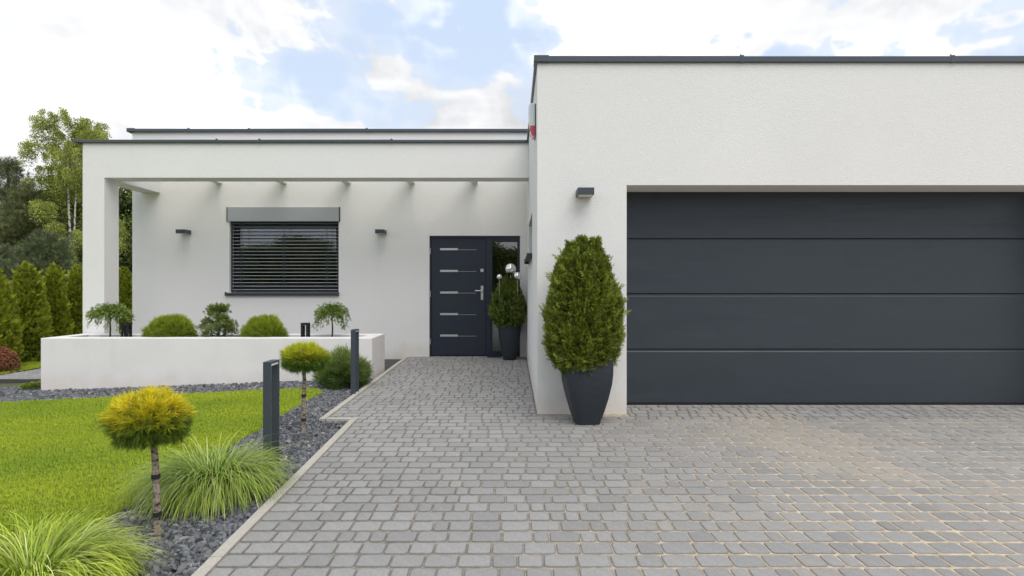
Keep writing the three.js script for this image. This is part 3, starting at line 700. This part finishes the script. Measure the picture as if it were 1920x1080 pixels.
function tuft(seed, n, h, splay) {
  const r = rng(seed), out = [];
  for (let i = 0; i < n; i++) {
    const a = r() * 6.28, b = V((r() - .5) * .03, -.003, (r() - .5) * .03), L = h * (.55 + .6 * r()), dir = V(Math.cos(a) * splay * r(), 1, Math.sin(a) * splay * r()).normalize();
    const side = V(-Math.sin(a), 0, Math.cos(a)).multiplyScalar(.0019), m = b.clone().addScaledVector(dir, L * .55), e = m.clone().add(V(dir.x * L * .8, L * .36, dir.z * L * .8));
    for (const v of [b.clone().add(side), b.clone().sub(side), m.clone().sub(side), b.clone().add(side), m.clone().sub(side), m.clone().add(side), m.clone().add(side), m.clone().sub(side), e]) out.push(v.x, v.y, v.z);
  }
  return tris(out);
}
{
  const g = tuft(8, 10, .034, .8), r = rng(901), list = [];
  const add = (x, d, y, s) => {
    const band = .5 + .5 * Math.sin(d * 5.2 + x * .6 + 2 * noise2(x * .8, d * .8, 5)), n = fbm2(x * 1.3, d * 1.3, 3, 77);
    const c = jitterColor(r, [.235, .36, .006], [.50, .56, .014], clamp(.75 * (n - .15) + .2 * band + .26 * r()), .12);
    if (r() < .03) c.setRGB(.40, .42, .06);
    list.push({ m: new THREE.Matrix4().compose(V(x, y, -d), new THREE.Quaternion().setFromAxisAngle(UPV, r() * 6.28), V(s, s * (.8 + .4 * r()), s)), c });
  };
  const dens = [[2.2, 3.2, 4600], [3.2, 4.5, 3600], [4.5, 6, 2600], [6, 8, 2000]];
  for (const [a, b, n] of dens) {
    const xl = -b * .89 - .5, N = Math.round((b - a) * (-2.43 - xl) * n);
    for (let i = 0; i < N; i++) {
      const d = lerp(a, b, r()), x = lerp(xl, -2.43, r()); if (x > -2.455 + .03 * (noise2(d * 6, 1, 9) - .5) || d > lawnFar(x) + .02 * (r() - .5)) continue;
      add(x, d, garden(x, d) + .003, lerp(.85, 1.2, r()));
    }
  }
  for (let i = 0; i < 16000; i++) { const d = lerp(1.2, 7.8, r()), x = -d * .89 - .5 - 3.2 * r(); if (d < lawnFar(x) && x < -2.47) add(x, d, garden(x, d) + .003, 1.15); }
  const go = copies('lawn_grass', g, M.leafThin, list, scene); go.userData.kind = 'stuff';
  tag(go, 'short bright green mown grass of the front lawn', 'grass');
  const l2 = list.length; list.length = 0;
  for (let i = 0; i < 9000; i++) { const d = lerp(9.1, 14.5, r()), x = lerp(-11.5, -8.42, r()); add(x, d, .012, 1.1); }
  const gb = copies('lawn_grass_001', g, M.leafThin, list, scene); gb.userData.kind = 'stuff';
  tag(gb, 'bright green grass strip along the foot of the thuja hedge', 'grass');
}
function fountain(name, x, d, rad, h, count, seed, label, c, lean) {
  const o = thing(name, [x, garden(x, d), -d], label, 'ornamental grass', 'arching ornamental grass clumps'), r = rng(seed), pos = [], col = [];
  for (let i = 0; i < count; i++) {
    const a = r() * 6.28, q = Math.sqrt(r()), b = V(Math.cos(a) * .15 * q, 0, Math.sin(a) * .15 * q), a2 = a + (r() - .5) * 2.6, wild = false;
    const dir = V(Math.cos(a2) + lean[0] * .7 + (r() - .5) * .5, 0, Math.sin(a2) + lean[1] * .7 + (r() - .5) * .5); const dl = dir.length() || 1; dir.divideScalar(dl);
    const len = (rad + h) * (wild ? .7 + .3 * r() : .42 + .5 * r()), lift = (wild ? 60 + 22 * r() : 36 + 48 * (1 - q * .5) * r()) * R;
    const k = .65 + .6 * r(), t = r(), m = t < .14 ? c[2] : t < .58 ? c[0] : c[1];
    const c1 = m.map((v, n) => v * k * (n === 2 ? 1.6 : 1.12)), c0 = [m[0] * .4 * k, m[1] * .55 * k, m[2] * .4 * k];
    arcBlade(pos, col, b, dir, len, .0024 + .0040 * r(), lift, (wild ? 1.3 + r() : 1.7 + 2.2 * r()) * (lean[2] || 1), c0, c1, r, 8);
  }
  part('blades', tris(pos, col), M.blade, o);
  part('root_crown', lumpy(.15, .07, .15, .3, 2, seed, 2), M.coreBrown, o);
}
fountain('ornamental_grass', -2.03, 4.0, .35, .37, 3600, 71, 'arching green ornamental grass clump in front of the nearer bollard light', [[.35, .43, .04], [.24, .34, .025], [.50, .49, .13]], [-.3, .18, 1.0]);
fountain('ornamental_grass', -2.23, 2.72, .31, .32, 4000, 72, 'yellow green ornamental grass clump in the bottom left corner', [[.50, .57, .03], [.35, .45, .025], [.64, .61, .15]], [.05, .05, 1.0]);

// ------------------------------------------------------------------ standard dwarf pines on stems
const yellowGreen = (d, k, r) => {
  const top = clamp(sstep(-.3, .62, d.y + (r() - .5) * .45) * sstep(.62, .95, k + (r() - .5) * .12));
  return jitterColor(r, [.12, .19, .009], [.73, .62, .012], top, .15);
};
function standardPine(x, d, h, rx, ry, seed, label, bend, warm) {
  const y = garden(x, d), o = thing('standard_pine', [x, y - .01, -d], label, 'dwarf pine', 'dwarf pines grafted on stems'), r = rng(seed);
  const pts = [], rr = []; for (let i = 0; i <= 10; i++) { const t = i / 10; pts.push(V(bend * t * t + .004 * Math.sin(i * 2.1), t * (h - ry * .9), .004 * Math.cos(i * 1.7))); rr.push(lerp(.021, .016, t) * (1 + .08 * (r() - .5))); }
  part('trunk', taper(pts, rr, 12, 1), M.paleBark, o);
  for (const t of [.22, .52]) { const q = t * (h - ry * .9); part('tie_band', metric(new THREE.CylinderGeometry(.0235, .0235, .024, 14).translate(bend * t * t, q, 0)), M.tape, o); }
  const c = V(bend, h - ry, 0);
  part('shade_core', lumpy(rx * .62, ry * .66, rx * .62, .15, 2, seed, 3).translate(c.x, c.y - .01, c.z), M.coreBrown, o);  // added dark core, stands in for shade between the shoots
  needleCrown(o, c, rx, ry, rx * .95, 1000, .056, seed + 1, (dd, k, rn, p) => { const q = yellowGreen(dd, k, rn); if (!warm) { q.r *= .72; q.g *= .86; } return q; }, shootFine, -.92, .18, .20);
  const buds = []; for (let i = 0; i < 150; i++) { const a = r() * 6.28, e = Math.acos(1 - r() * .95), dd = V(Math.sin(e) * Math.cos(a), Math.cos(e), Math.sin(e) * Math.sin(a)); buds.push({ m: place(V(c.x + dd.x * rx * .93, c.y + dd.y * ry * .93, c.z + dd.z * rx * .9), dd.clone().add(V(0, .8, 0)), 0, V(1, 1, 1)), c: jitterColor(r, [.30, .16, .07], [.42, .26, .10], r()) }); }
  copies('buds', new THREE.ConeGeometry(.0032, .022, 5), M.leaf, buds, o);
  return o;
}
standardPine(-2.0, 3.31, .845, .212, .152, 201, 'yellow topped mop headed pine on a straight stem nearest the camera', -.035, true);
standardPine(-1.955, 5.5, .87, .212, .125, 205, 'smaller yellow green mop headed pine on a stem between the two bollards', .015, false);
// pine bush at the planter corner
{
  const x = -2.30, d = 8.02, y = garden(x, d), o = thing('pine_bush', [x, y, -d], 'dark green spiky pine bush in front of the planter corner', 'pine bush');
  part('shade_core', lumpy(.2, .24, .2, .2, 2, 31, 3, -.02).translate(0, .16, 0), M.core, o);  // added dark lump, keeps the bush opaque and its gaps dark
  needleCrown(o, V(0, .17, 0), .32, .30, .27, 620, .115, 231, (dd, k, r) => jitterColor(r, [.08, .14, .03], [.29, .37, .08], clamp(.5 * k * dd.y + .5 * r()), .2), shootLong, -.5, .75, .2);
  const r = rng(77), buds = []; for (let i = 0; i < 46; i++) { const a = r() * 6.28, q = Math.sqrt(r()) * .9; buds.push({ m: place(V(Math.cos(a) * q * .27, .16 + .30 * Math.sqrt(1 - q * q * .9), Math.sin(a) * q * .24), V((r() - .5) * .4, 1, (r() - .5) * .4), 0, 1), c: jitterColor(r, [.10, .11, .04], [.2, .17, .08], r()) }); }
  copies('candles', new THREE.ConeGeometry(.010, .13, 5).translate(0, .06, 0), M.leaf, buds, o);
}
// dome pines in the planter
function domePine(x, rx, ry, seed, label) {
  const o = thing('dome_pine', [x, SOIL, -9.03], label, 'dwarf pine', 'dome shaped pines in the planter');
  part('shade_core', lumpy(rx * .8, ry * .8, .2, .1, 2, seed, 3, -.02), M.core, o);  // added dark dome behind the needles, stands in for inner shade
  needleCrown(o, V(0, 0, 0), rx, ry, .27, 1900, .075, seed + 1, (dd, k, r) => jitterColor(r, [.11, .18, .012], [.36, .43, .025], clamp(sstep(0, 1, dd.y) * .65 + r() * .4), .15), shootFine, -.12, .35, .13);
}
domePine(-5.26, .385, .405, 301, 'left of the two dome shaped green pines in the planter');
domePine(-3.82, .335, .40, 303, 'right of the two dome shaped green pines, under the window sill corner');
// dark lumpy dwarf conifer
{
  const o = thing('dwarf_cypress', [-4.52, SOIL, -9.03], 'dark green lumpy dwarf conifer between the two dome pines', 'shrub'), r = rng(351), list = [];
  const lobes = []; for (let i = 0; i < 30; i++) { const t = r(), a = r() * 6.28, q = (.30 * (1 - t * .75)) * (.35 + .65 * r()); lobes.push([V(Math.cos(a) * q * 1.3, .06 + t * .42, Math.sin(a) * q * .75), .055 + .045 * r()]); }
  lobes.push([V(.02, .48, 0), .06], [V(-.07, .43, 0), .06]);
  for (const [c, q] of lobes) for (let i = 0; i < 90; i++) {
    const d = V(r() * 2 - 1, r() * 1.6 - .5, r() * 2 - 1).normalize(), p = c.clone().addScaledVector(d, q * (.65 + .4 * r()));
    list.push({ m: place(p, d.add(V(0, .5, 0)), r() * 6, .046 * (.7 + .6 * r())), c: jitterColor(r, [.04, .07, .012], [.19, .25, .035], clamp(d.y * .5 + r() * .5), .2) });
  }
  copies('crown', sprayB, M.leaf, list, o);
  part('stem', join([taper([V(0, -.04, 0), V(.01, .18, 0), V(0, .42, 0)], [.02, .016, .006], 8), ...[0, 1, 2, 3, 4].map(i => taper([V(0, .06 + i * .04, 0), V(Math.cos(i * 2.3) * .2, .16 + i * .06, Math.sin(i * 2.3) * .15)], [.009, .004], 6))]), M.darkBark, o);
}
// weeping miniature trees
function weepingTree(x, h, rad, seed, label, hue) {
  const o = thing('weeping_tree', [x, SOIL, -9.03], label, 'weeping tree', 'small weeping trees in the planter'), r = rng(seed), limbs = [], list = [];
  limbs.push(taper([V(0, -.05, 0), V(.008, h * .35, 0), V(-.004, h * .7, 0), V(0, h * .86, 0)], [.013, .012, .011, .008], 8));
  for (let i = 0; i < 95; i++) {
    const a = r() * 6.28, len = rad * (.35 + .75 * r()), drop = h * (.06 + .40 * r() * (len / rad) ** 1.4), top = h * (.70 + .28 * (1 - len / rad * .75) * (.55 + .45 * r())), pts = [];
    for (let k = 0; k <= 6; k++) { const t = k / 6; pts.push(V(Math.cos(a) * len * Math.pow(t, .8), top + .05 * Math.sin(t * Math.PI) - drop * Math.pow(t, 2.1), Math.sin(a) * len * .75 * Math.pow(t, .8))); }
    limbs.push(taper(pts, pts.map((p, k) => .0035 * (1 - k / 8)), 4));
    for (let k = 0; k < 34; k++) {
      const t = .15 + .85 * r(), q = Math.min(5, Math.floor(t * 6)), p = pts[q].clone().lerp(pts[q + 1], t * 6 - q).add(V((r() - .5) * .03, (r() - .5) * .022, (r() - .5) * .03));
      const dir = pts[q + 1].clone().sub(pts[q]).normalize().add(V(r() - .5, (r() - .5) * .8, r() - .5));
      list.push({ m: place(p, dir, r() * 6, .040 * (.6 + .7 * r())), c: jitterColor(r, [.05, .09, .016], hue, r(), .2) });
    }
  }
  for (let i = 0; i < 800; i++) {
    const a = r() * 6.28, q = Math.sqrt(r()) * .93, d = V(Math.cos(a) * q * rad, h * (.50 + .12 * r()) + h * .45 * Math.sqrt(1 - q * q) * (.5 + .5 * Math.sqrt(r())), Math.sin(a) * q * rad * .8);
    list.push({ m: place(d, V(Math.cos(a) * .8 + (r() - .5), (r() - .5) * 1.2, Math.sin(a) * .8 + (r() - .5)), r() * 6, .042 * (.6 + .7 * r())), c: jitterColor(r, [.05, .09, .016], hue, r(), .2) });
  }
  part('trunk', join(limbs), M.darkBark, o);
  copies('crown', sprayB, M.leaf, list, o);
}
weepingTree(-6.19, .585, .31, 401, 'weeping small leaved tree at the left end of the planter by the column', [.28, .38, .055]);
weepingTree(-2.77, .585, .265, 405, 'weeping small leaved tree at the right end of the planter', [.25, .35, .05]);
// low spreading plant left of the planter
{
  const o = thing('ground_juniper', [-7.12, garden(-7.12, 8.85), -8.85], 'low bright green spreading plant at the left foot of the planter', 'plant'), r = rng(451), list = [];
  for (let i = 0; i < 700; i++) { const a = r() * 6.28, q = Math.sqrt(r()); list.push({ m: place(V(Math.cos(a) * q * .22 - .02, .02 + .06 * (1 - q) * r() + .03 * r(), Math.sin(a) * q * .16), V(Math.cos(a) * .8, .7 * r() + .1, Math.sin(a) * .8), r() * 6, .05 * (.6 + .7 * r())), c: jitterColor(r, [.10, .16, .01], [.22, .28, .02], r()) }); }
  copies('foliage', sprayB, M.leaf, list, o);
  part('stem', join([0, 1, 2, 3, 4].map(i => taper([V(0, -.01, 0), V(Math.cos(i * 1.3) * .18, .03, Math.sin(i * 1.3) * .13)], [.008, .003], 5))), M.darkBark, o);
}

// ------------------------------------------------------------------ pots by the house
{
  const x = .75, d = 5.91, y = drive(d), o = thing('flower_pot', [x, y + .003, -d], 'tall square dark pot with ribbed bulging sides beside the garage door', 'flower pot', undefined, .12);
  const prof = [[0, .118], [.02, .122], [.12, .155], [.26, .193], [.40, .222], [.50, .232], [.60, .234], [.655, .230], [.665, .222], [.665, .2], [.60, .2]];
  const pos = [], uv = [], idx = [], n = 40;
  prof.forEach(([h, s], j) => { for (let k = 0; k <= n; k++) { const a = k / n * 2 * Math.PI, p = 7, c = Math.cos(a), q = Math.sin(a), m = Math.pow(Math.pow(Math.abs(c), p) + Math.pow(Math.abs(q), p), -1 / p); pos.push(c * m * s, h, q * m * s); uv.push(k / n * 1.6, h); } });
  const w = n + 1; for (let j = 0; j < prof.length - 1; j++) for (let k = 0; k < n; k++) { const a = j * w + k; idx.push(a, a + w, a + 1, a + 1, a + w, a + w + 1); }
  const g = new THREE.BufferGeometry(); g.setAttribute('position', new THREE.Float32BufferAttribute(pos, 3)); g.setAttribute('uv', new THREE.Float32BufferAttribute(uv, 2)); g.setIndex(idx);
  part('body', toCreasedNormals(g, .6), M.pot, o);
  part('soil', new THREE.CylinderGeometry(.17, .17, .02, 24).translate(0, .60, 0), M.soil, o);
  const t = thing('potted_thuja', [x - .03, y + .48, -d + .0], 'big egg shaped green thuja growing from the square pot', 'thuja');
  part('trunk', taper([V(0, .1, 0), V(0, .5, 0), V(.01, 1.1, 0)], [.03, .025, .01], 8), M.darkBark, t);
  const rad = q => { const pts = [[0, .10], [.05, .19], [.13, .30], [.29, .352], [.53, .33], [.77, .272], [.90, .215], [.95, .17], [1, .08]]; for (let i = 0; i < pts.length - 1; i++) if (q <= pts[i + 1][0]) return lerp(pts[i][1], pts[i + 1][1], (q - pts[i][0]) / (pts[i + 1][0] - pts[i][0])); return .05; };
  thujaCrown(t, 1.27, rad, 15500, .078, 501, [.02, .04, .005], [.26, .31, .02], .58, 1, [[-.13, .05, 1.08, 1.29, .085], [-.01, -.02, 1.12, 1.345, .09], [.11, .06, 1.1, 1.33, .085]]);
}
{
  const x = -.045, d = 10.60, y = drive(d), o = thing('flower_pot', [x, y + .003, -d], 'round tapered dark pot with ribbed sides beside the front door', 'flower pot');
  const prof = [[0, 0], [.11, 0], [.118, .01], [.15, .15], [.178, .3], [.198, .45], [.21, .6], [.213, .652], [.205, .66], [.195, .655], [.19, .58]].map(p => new THREE.Vector2(p[0], p[1]));
  part('body', new THREE.LatheGeometry(prof, 40), M.pot, o);
  part('soil', new THREE.CylinderGeometry(.19, .19, .02, 24).translate(0, .60, 0), M.soil, o);
  const t = thing('potted_thuja', [x - .01, y + .58, -d], 'smaller round green thuja in the pot beside the front door', 'thuja');
  part('trunk', taper([V(0, 0, 0), V(0, .3, 0), V(.01, .6, 0)], [.02, .018, .008], 8), M.darkBark, t);
  const rad = q => { const pts = [[0, .14], [.1, .24], [.25, .315], [.4, .325], [.55, .29], [.75, .20], [.9, .13], [1, .04]]; for (let i = 0; i < pts.length - 1; i++) if (q <= pts[i + 1][0]) return lerp(pts[i][1], pts[i + 1][1], (q - pts[i][0]) / (pts[i + 1][0] - pts[i][0])); return .04; };
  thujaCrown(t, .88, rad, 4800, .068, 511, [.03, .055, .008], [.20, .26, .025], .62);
  const ball = (px, py, rpx, dd, label) => {
    const s = dd / 1100, X = (px - 960) * s, Y = 1.435 + (540 - py) * s, rr = rpx * s;
    const b = thing('mirror_ball', [X, Y, -dd], label, 'mirror ball', 'mirror balls on rods in the pot by the door');
    part('ball', new THREE.SphereGeometry(rr, 48, 32), M.chrome, b);
    part('rod', new THREE.CylinderGeometry(.004, .004, .62, 8).translate(0, -rr - .29, 0), M.steel, b);
  };
  ball(957, 504.5, 10.9, 10.56, 'largest silver mirror ball, highest above the potted thuja');
  ball(970.5, 517.7, 7.8, 10.40, 'middle sized silver mirror ball at the right of the potted thuja');
  ball(936.3, 519.3, 5.3, 10.42, 'smallest silver mirror ball at the left of the potted thuja');
}

// ------------------------------------------------------------------ thuja hedge, fence, red bush
const thujaRad = (a, b) => q => { const pts = [[0, .62], [.08, .86], [.2, 1], [.4, .93], [.6, .75], [.8, .57], [.92, .40], [.98, .22], [1, .06]]; for (let i = 0; i < pts.length - 1; i++) if (q <= pts[i + 1][0]) return a * lerp(pts[i][1], pts[i + 1][1], (q - pts[i][0]) / (pts[i + 1][0] - pts[i][0])); return .03; };
function hedgeThuja(x, d, h, rad, seed, label) {
  const o = thing('column_thuja', [x, .0, -d], label, 'thuja', 'column thujas along the garden fence');
  part('trunk', taper([V(0, -.02, 0), V(0, .6, 0), V(.01, h * .8, 0)], [.035, .028, .01], 7), M.darkBark, o);
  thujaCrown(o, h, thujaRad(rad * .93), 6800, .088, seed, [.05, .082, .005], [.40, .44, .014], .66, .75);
}
hedgeThuja(-9.12, 10.35, 1.70, .36, 601, 'leftmost column thuja, cut by the left edge behind the red bush');
hedgeThuja(-9.44, 11.4, 1.88, .39, 602, 'broad column thuja, second from the left in the hedge row');
hedgeThuja(-9.52, 12.2, 1.85, .28, 603, 'slim column thuja, third in the hedge row above the planter corner');
hedgeThuja(-9.52, 12.85, 1.87, .29, 604, 'column thuja half hidden by the left side of the pergola column');
hedgeThuja(-9.55, 14.45, 1.87, .31, 605, 'column thuja seen through the gap between column and house');
hedgeThuja(-9.55, 15.25, 1.95, .38, 606, 'farthest column thuja, a sliver against the house edge in the column gap');
{
  const f = thing('garden_fence', [-10.35, 0, 0], 'grey wire mesh fence behind the column thujas', 'fence');
  for (let i = 0; i < 5; i++) {
    const z0 = -8.0 - i * 2.5;
    part('post', box(-.025, .025, 0, 1.5, z0 + .025, z0 - .025, .003), M.wire, f);
    const w = []; for (const y of [.06, .26, .46, .66, .86, 1.06, 1.26, 1.40, 1.44]) w.push(new THREE.CylinderGeometry(.004, .004, 2.44, 5).rotateX(Math.PI / 2).translate(y > 1.2 && y < 1.42 ? .03 : 0, y, z0 - 1.25));
    for (let k = 0; k < 48; k++) w.push(new THREE.CylinderGeometry(.0028, .0028, 1.45, 4).translate(0, .745, z0 - .06 - k * .05));
    part('mesh_panel', join(w), M.wire, f);
  }
}
{
  const o = thing('red_bush', [-8.72, 0, -9.98], 'low red leaved bush at the left edge of the frame', 'bush'), r = rng(651), list = [];
  for (let i = 0; i < 1500; i++) { const d = V(r() * 2 - 1, r(), r() * 2 - 1).normalize(), k = .55 + .45 * Math.sqrt(r()); list.push({ m: place(V(d.x * .28 * k, .05 + d.y * .40 * k, d.z * .28 * k), d.clone().add(V(0, .4, 0)), r() * 6, .05 * (.6 + .6 * r())), c: jitterColor(r, [.09, .06, .015], [.34, .10, .05], clamp(d.y * .5 + .6 * r()), .2) }); }
  copies('foliage', leafClump(4, 4, .7, .35), M.leaf, list, o);
  part('stem', join([0, 1, 2, 3, 4, 5].map(i => taper([V(0, 0, 0), V(Math.cos(i) * .15, .28, Math.sin(i) * .15)], [.009, .003], 5))), M.darkBark, o);
}

// ------------------------------------------------------------------ trees beyond the fence
const needleTuft = shootGeometry(14, 22, 60 * R, .5);
function pineTree(x, d, h, spread, seed, label, colA, colB, group) {
  const o = thing('pine_tree', [x, -.03, -d], label, 'pine tree', group), r = rng(seed), limbs = [], list = [];
  limbs.push(taper([V(0, 0, 0), V(.05, h * .4, .05), V(-.03, h * .75, 0), V(0, h * .97, 0)], [.15, .12, .07, .02], 9));
  const rows = Math.round(h * 2.4);
  for (let k = 0; k < rows; k++) {
    const t = (k + r() * .6) / rows, y = h * lerp(.06, .97, t), reach = spread * (1 - Math.pow(t, 1.25)) * (.75 + .45 * r()) + .18, nb = 5 + Math.floor(r() * 3);
    for (let b = 0; b < nb; b++) {
      const a = (b + r()) / nb * 6.28, L = reach * (.65 + .5 * r()), pts = [];
      for (let q = 0; q <= 4; q++) { const s = q / 4; pts.push(V(Math.cos(a) * L * s, y + L * (.18 * s + .42 * s * s * (.35 + t)) - .16 * L * s + .08 * Math.sin(b * 2.3 + k), Math.sin(a) * L * s)); }
      limbs.push(taper(pts, [.03, .022, .016, .011, .005].map(v => v * (1.2 - t * .7)), 4));
      const n = Math.round(18 + 46 * L);
      for (let q = 0; q < n; q++) {
        const s = .25 + .75 * Math.sqrt(r()), i = Math.min(3, Math.floor(s * 4)), p = pts[i].clone().lerp(pts[i + 1], s * 4 - i), w = .17 + .17 * L * (1 - Math.abs(s - .7));
        p.add(V((r() - .5) * 2 * w, (r() - .25) * w * 1.9, (r() - .5) * 2 * w));
        list.push({ m: place(p, V(Math.cos(a) * .6 + (r() - .5), .8 + r() * .7, Math.sin(a) * .6 + (r() - .5)), r() * 6, .15 * (.7 + .6 * r())), c: jitterColor(r, colA, colB, r() * r() + .25 * t, .2) });
      }
    }
  }
  part('trunk', join(limbs), M.darkBark, o);
  copies('crown', needleTuft, M.leaf, list, o); return o;
}
const birchLeaf = leafClump(21, 6, .05, .10, .5), broadLeaf = leafClump(23, 6, .11, .13, .15);
function birchTree(x, d, h, spread, seed, label, lean) {
  const o = thing('birch_tree', [x, -.03, -d], label, 'birch tree'), r = rng(seed), bark = [], twigs = [], list = [];
  const stem = t => V(lean * Math.pow(t, 1.2) + .05 * Math.sin(t * 7), t * h, .04 * Math.cos(t * 5));
  const sp = []; for (let i = 0; i <= 12; i++) sp.push(stem(i / 12));
  bark.push(taper(sp, sp.map((_, i) => lerp(.075, .010, Math.pow(i / 12, .85))), 9));
  const sp2 = []; for (let i = 0; i <= 8; i++) { const t = i / 8; sp2.push(stem(.28).add(V(.25 * t + .05, h * .55 * t, .1 * t))); }
  bark.push(taper(sp2, sp2.map((_, i) => lerp(.045, .008, i / 8)), 7));
  for (let k = 0; k < 112; k++) {
    const t = .10 + .89 * Math.pow(r(), 1.05), from = stem(t), a = r() * 6.28, L = spread * (1.06 - .62 * Math.pow(t, 1.5)) * (.5 + .6 * r()), pts = [];
    for (let q = 0; q <= 5; q++) { const s = q / 5; pts.push(from.clone().add(V(Math.cos(a) * L * s, L * (.75 * s - .55 * s * s * (1.3 - .4 * t)), Math.sin(a) * L * s))); }
    twigs.push(taper(pts, pts.map((_, i) => .018 * (1.1 - t * .6) * (1 - i / 6)), 4));
    const hangs = 9 + Math.floor(L * 7);
    for (let q = 0; q < hangs; q++) {
      const s = .3 + .7 * r(), i = Math.min(4, Math.floor(s * 5)), p = pts[i].clone().lerp(pts[i + 1], s * 5 - i), hl = .22 + .55 * r() * (1.15 - t * .5), dx = (r() - .5) * .25, dz = (r() - .5) * .25;
      for (let w = 0; w < 8; w++) { const u = w / 8; list.push({ m: place(p.clone().add(V(dx * u + (r() - .5) * .1, -hl * u * u - .03 * u + (r() - .5) * .05, dz * u + (r() - .5) * .1)), V(r() - .5, -1, r() - .5), r() * 6, .85 + .5 * r()), c: jitterColor(r, [.16, .21, .03], [.54, .56, .10], r(), .2) }); }
    }
  }
  part('trunk', join(bark), M.birchBark, o); part('branches', join(twigs), M.darkBark, o);
  copies('crown', birchLeaf, M.leafThin, list, o); return o;
}
function broadTree(name, x, d, h, spread, seed, label, colA, colB, low, group) {
  const o = thing(name, [x, -.05, -d], label, 'tree', group), r = rng(seed), limbs = [], list = [];
  limbs.push(taper([V(0, 0, 0), V(.08, h * .3, 0), V(0, h * .6, .05), V(.05, h * .92, 0)], [.16, .13, .08, .02], 8));
  const blobs = [];
  for (let k = 0; k < 42; k++) {
    const t = low + (1 - low) * r(), a = r() * 6.28, q = spread * Math.sin(Math.PI * clamp((t - low) / (1 - low) * .82 + .14)) * (.35 + .7 * Math.sqrt(r()));
    const c = V(Math.cos(a) * q, t * h * .95, Math.sin(a) * q); blobs.push([c, spread * (.22 + .2 * r())]);
    limbs.push(taper([V(0, Math.max(.2, t * h * .6), 0), c.clone().multiplyScalar(.6).setY(lerp(t * h * .6, c.y, .55)), c], [.04, .025, .01], 4));
  }
  for (const [c, q] of blobs) for (let i = 0; i < 85; i++) {
    const d2 = V(r() * 2 - 1, r() * 2 - 1, r() * 2 - 1).normalize(), p = c.clone().add(V(d2.x * q, d2.y * q * .75, d2.z * q).multiplyScalar(.45 + .6 * r()));
    list.push({ m: place(p, V(r() - .5, r() - .2, r() - .5), r() * 6, .8 + .6 * r()), c: jitterColor(r, colA, colB, clamp(r() * .8 + .2 * d2.y), .2) });
  }
  part('trunk', join(limbs), M.darkBark, o); copies('crown', broadLeaf, M.leaf, list, o); return o;
}
const dk = [[.055, .08, .028], [.22, .245, .105]];
pineTree(-19.3, 22.5, 6.4, 2.1, 701, 'tall dark pine with upright tip at the left edge beyond the hedge', ...dk);
pineTree(-16.9, 20.5, 4.9, 2.0, 702, 'shorter bushy pine with paler shoots in front of the birch', [.06, .08, .025], [.25, .26, .09]);
pineTree(-13.9, 17.6, 3.0, 1.25, 703, 'low dark pine right behind the third column thuja', [.05, .075, .028], [.19, .215, .095]);
pineTree(-16.3, 18.3, 2.75, 1.3, 704, 'low greyish pine showing above the two left column thujas', [.06, .08, .038], [.22, .24, .115]);
birchTree(-15.5, 20.6, 7.4, 2.05, 711, 'tall loose birch with white trunk and drooping twigs above the pergola corner', -.1);
birchTree(-17.0, 23.0, 8.0, 1.35, 712, 'slender birch whose tip shows just above the pergola coping', .5);
broadTree('broadleaf_tree', -15.3, 24, 6.0, 1.7, 721, 'dense green tree seen through the gap between column and house', [.05, .08, .018], [.17, .22, .04], .12);
broadTree('broadleaf_tree', -17.5, 22.4, 5.3, 1.25, 725, 'fresh green young tree between the tall pine and the white trunked birch', [.10, .15, .03], [.30, .36, .06], .05);
broadTree('broadleaf_tree', -20.5, 27, 6.0, 2.6, 722, 'dark broad tree behind the pines at the far left', [.025, .04, .014], [.085, .11, .035], .06);
broadTree('broadleaf_tree', -17.6, 27, 5.6, 2.4, 723, 'dark broad tree filling the wood behind the birch trunk', [.025, .04, .014], [.085, .11, .035], .06);
broadTree('broadleaf_tree', -14.8, 26, 5.3, 2.2, 724, 'dark broad tree behind the slender birch, mostly hidden by the column', [.025, .04, .014], [.085, .11, .035], .06);
// the trees across the road that the window, door glass and mirror balls reflect
{
  const lab = 'dark tree across the road, seen only as a reflection in the glass', grp = 'trees reflected in the window and door glass';
  const first = broadTree('reflected_tree', -26, -17, 4.7, 2.5, 731, lab, [.05, .08, .015], [.22, .28, .04], .0, grp);
  const r = rng(41);
  for (let i = 1; i < 34; i++) {
    const c = first.clone(); c.name = numbered('reflected_tree'); scene.add(c);
    c.userData = { ...first.userData };
    c.position.set(-26 + (i % 17) * 2.2 + (i > 16 ? 1.1 : 0) + (r() - .5), -.05, (i > 16 ? 20 : 15.5) + r() * 3); c.rotation.y = r() * 6; c.scale.setScalar(.85 + .3 * r());
  }
}

renderer.render(scene, camera);
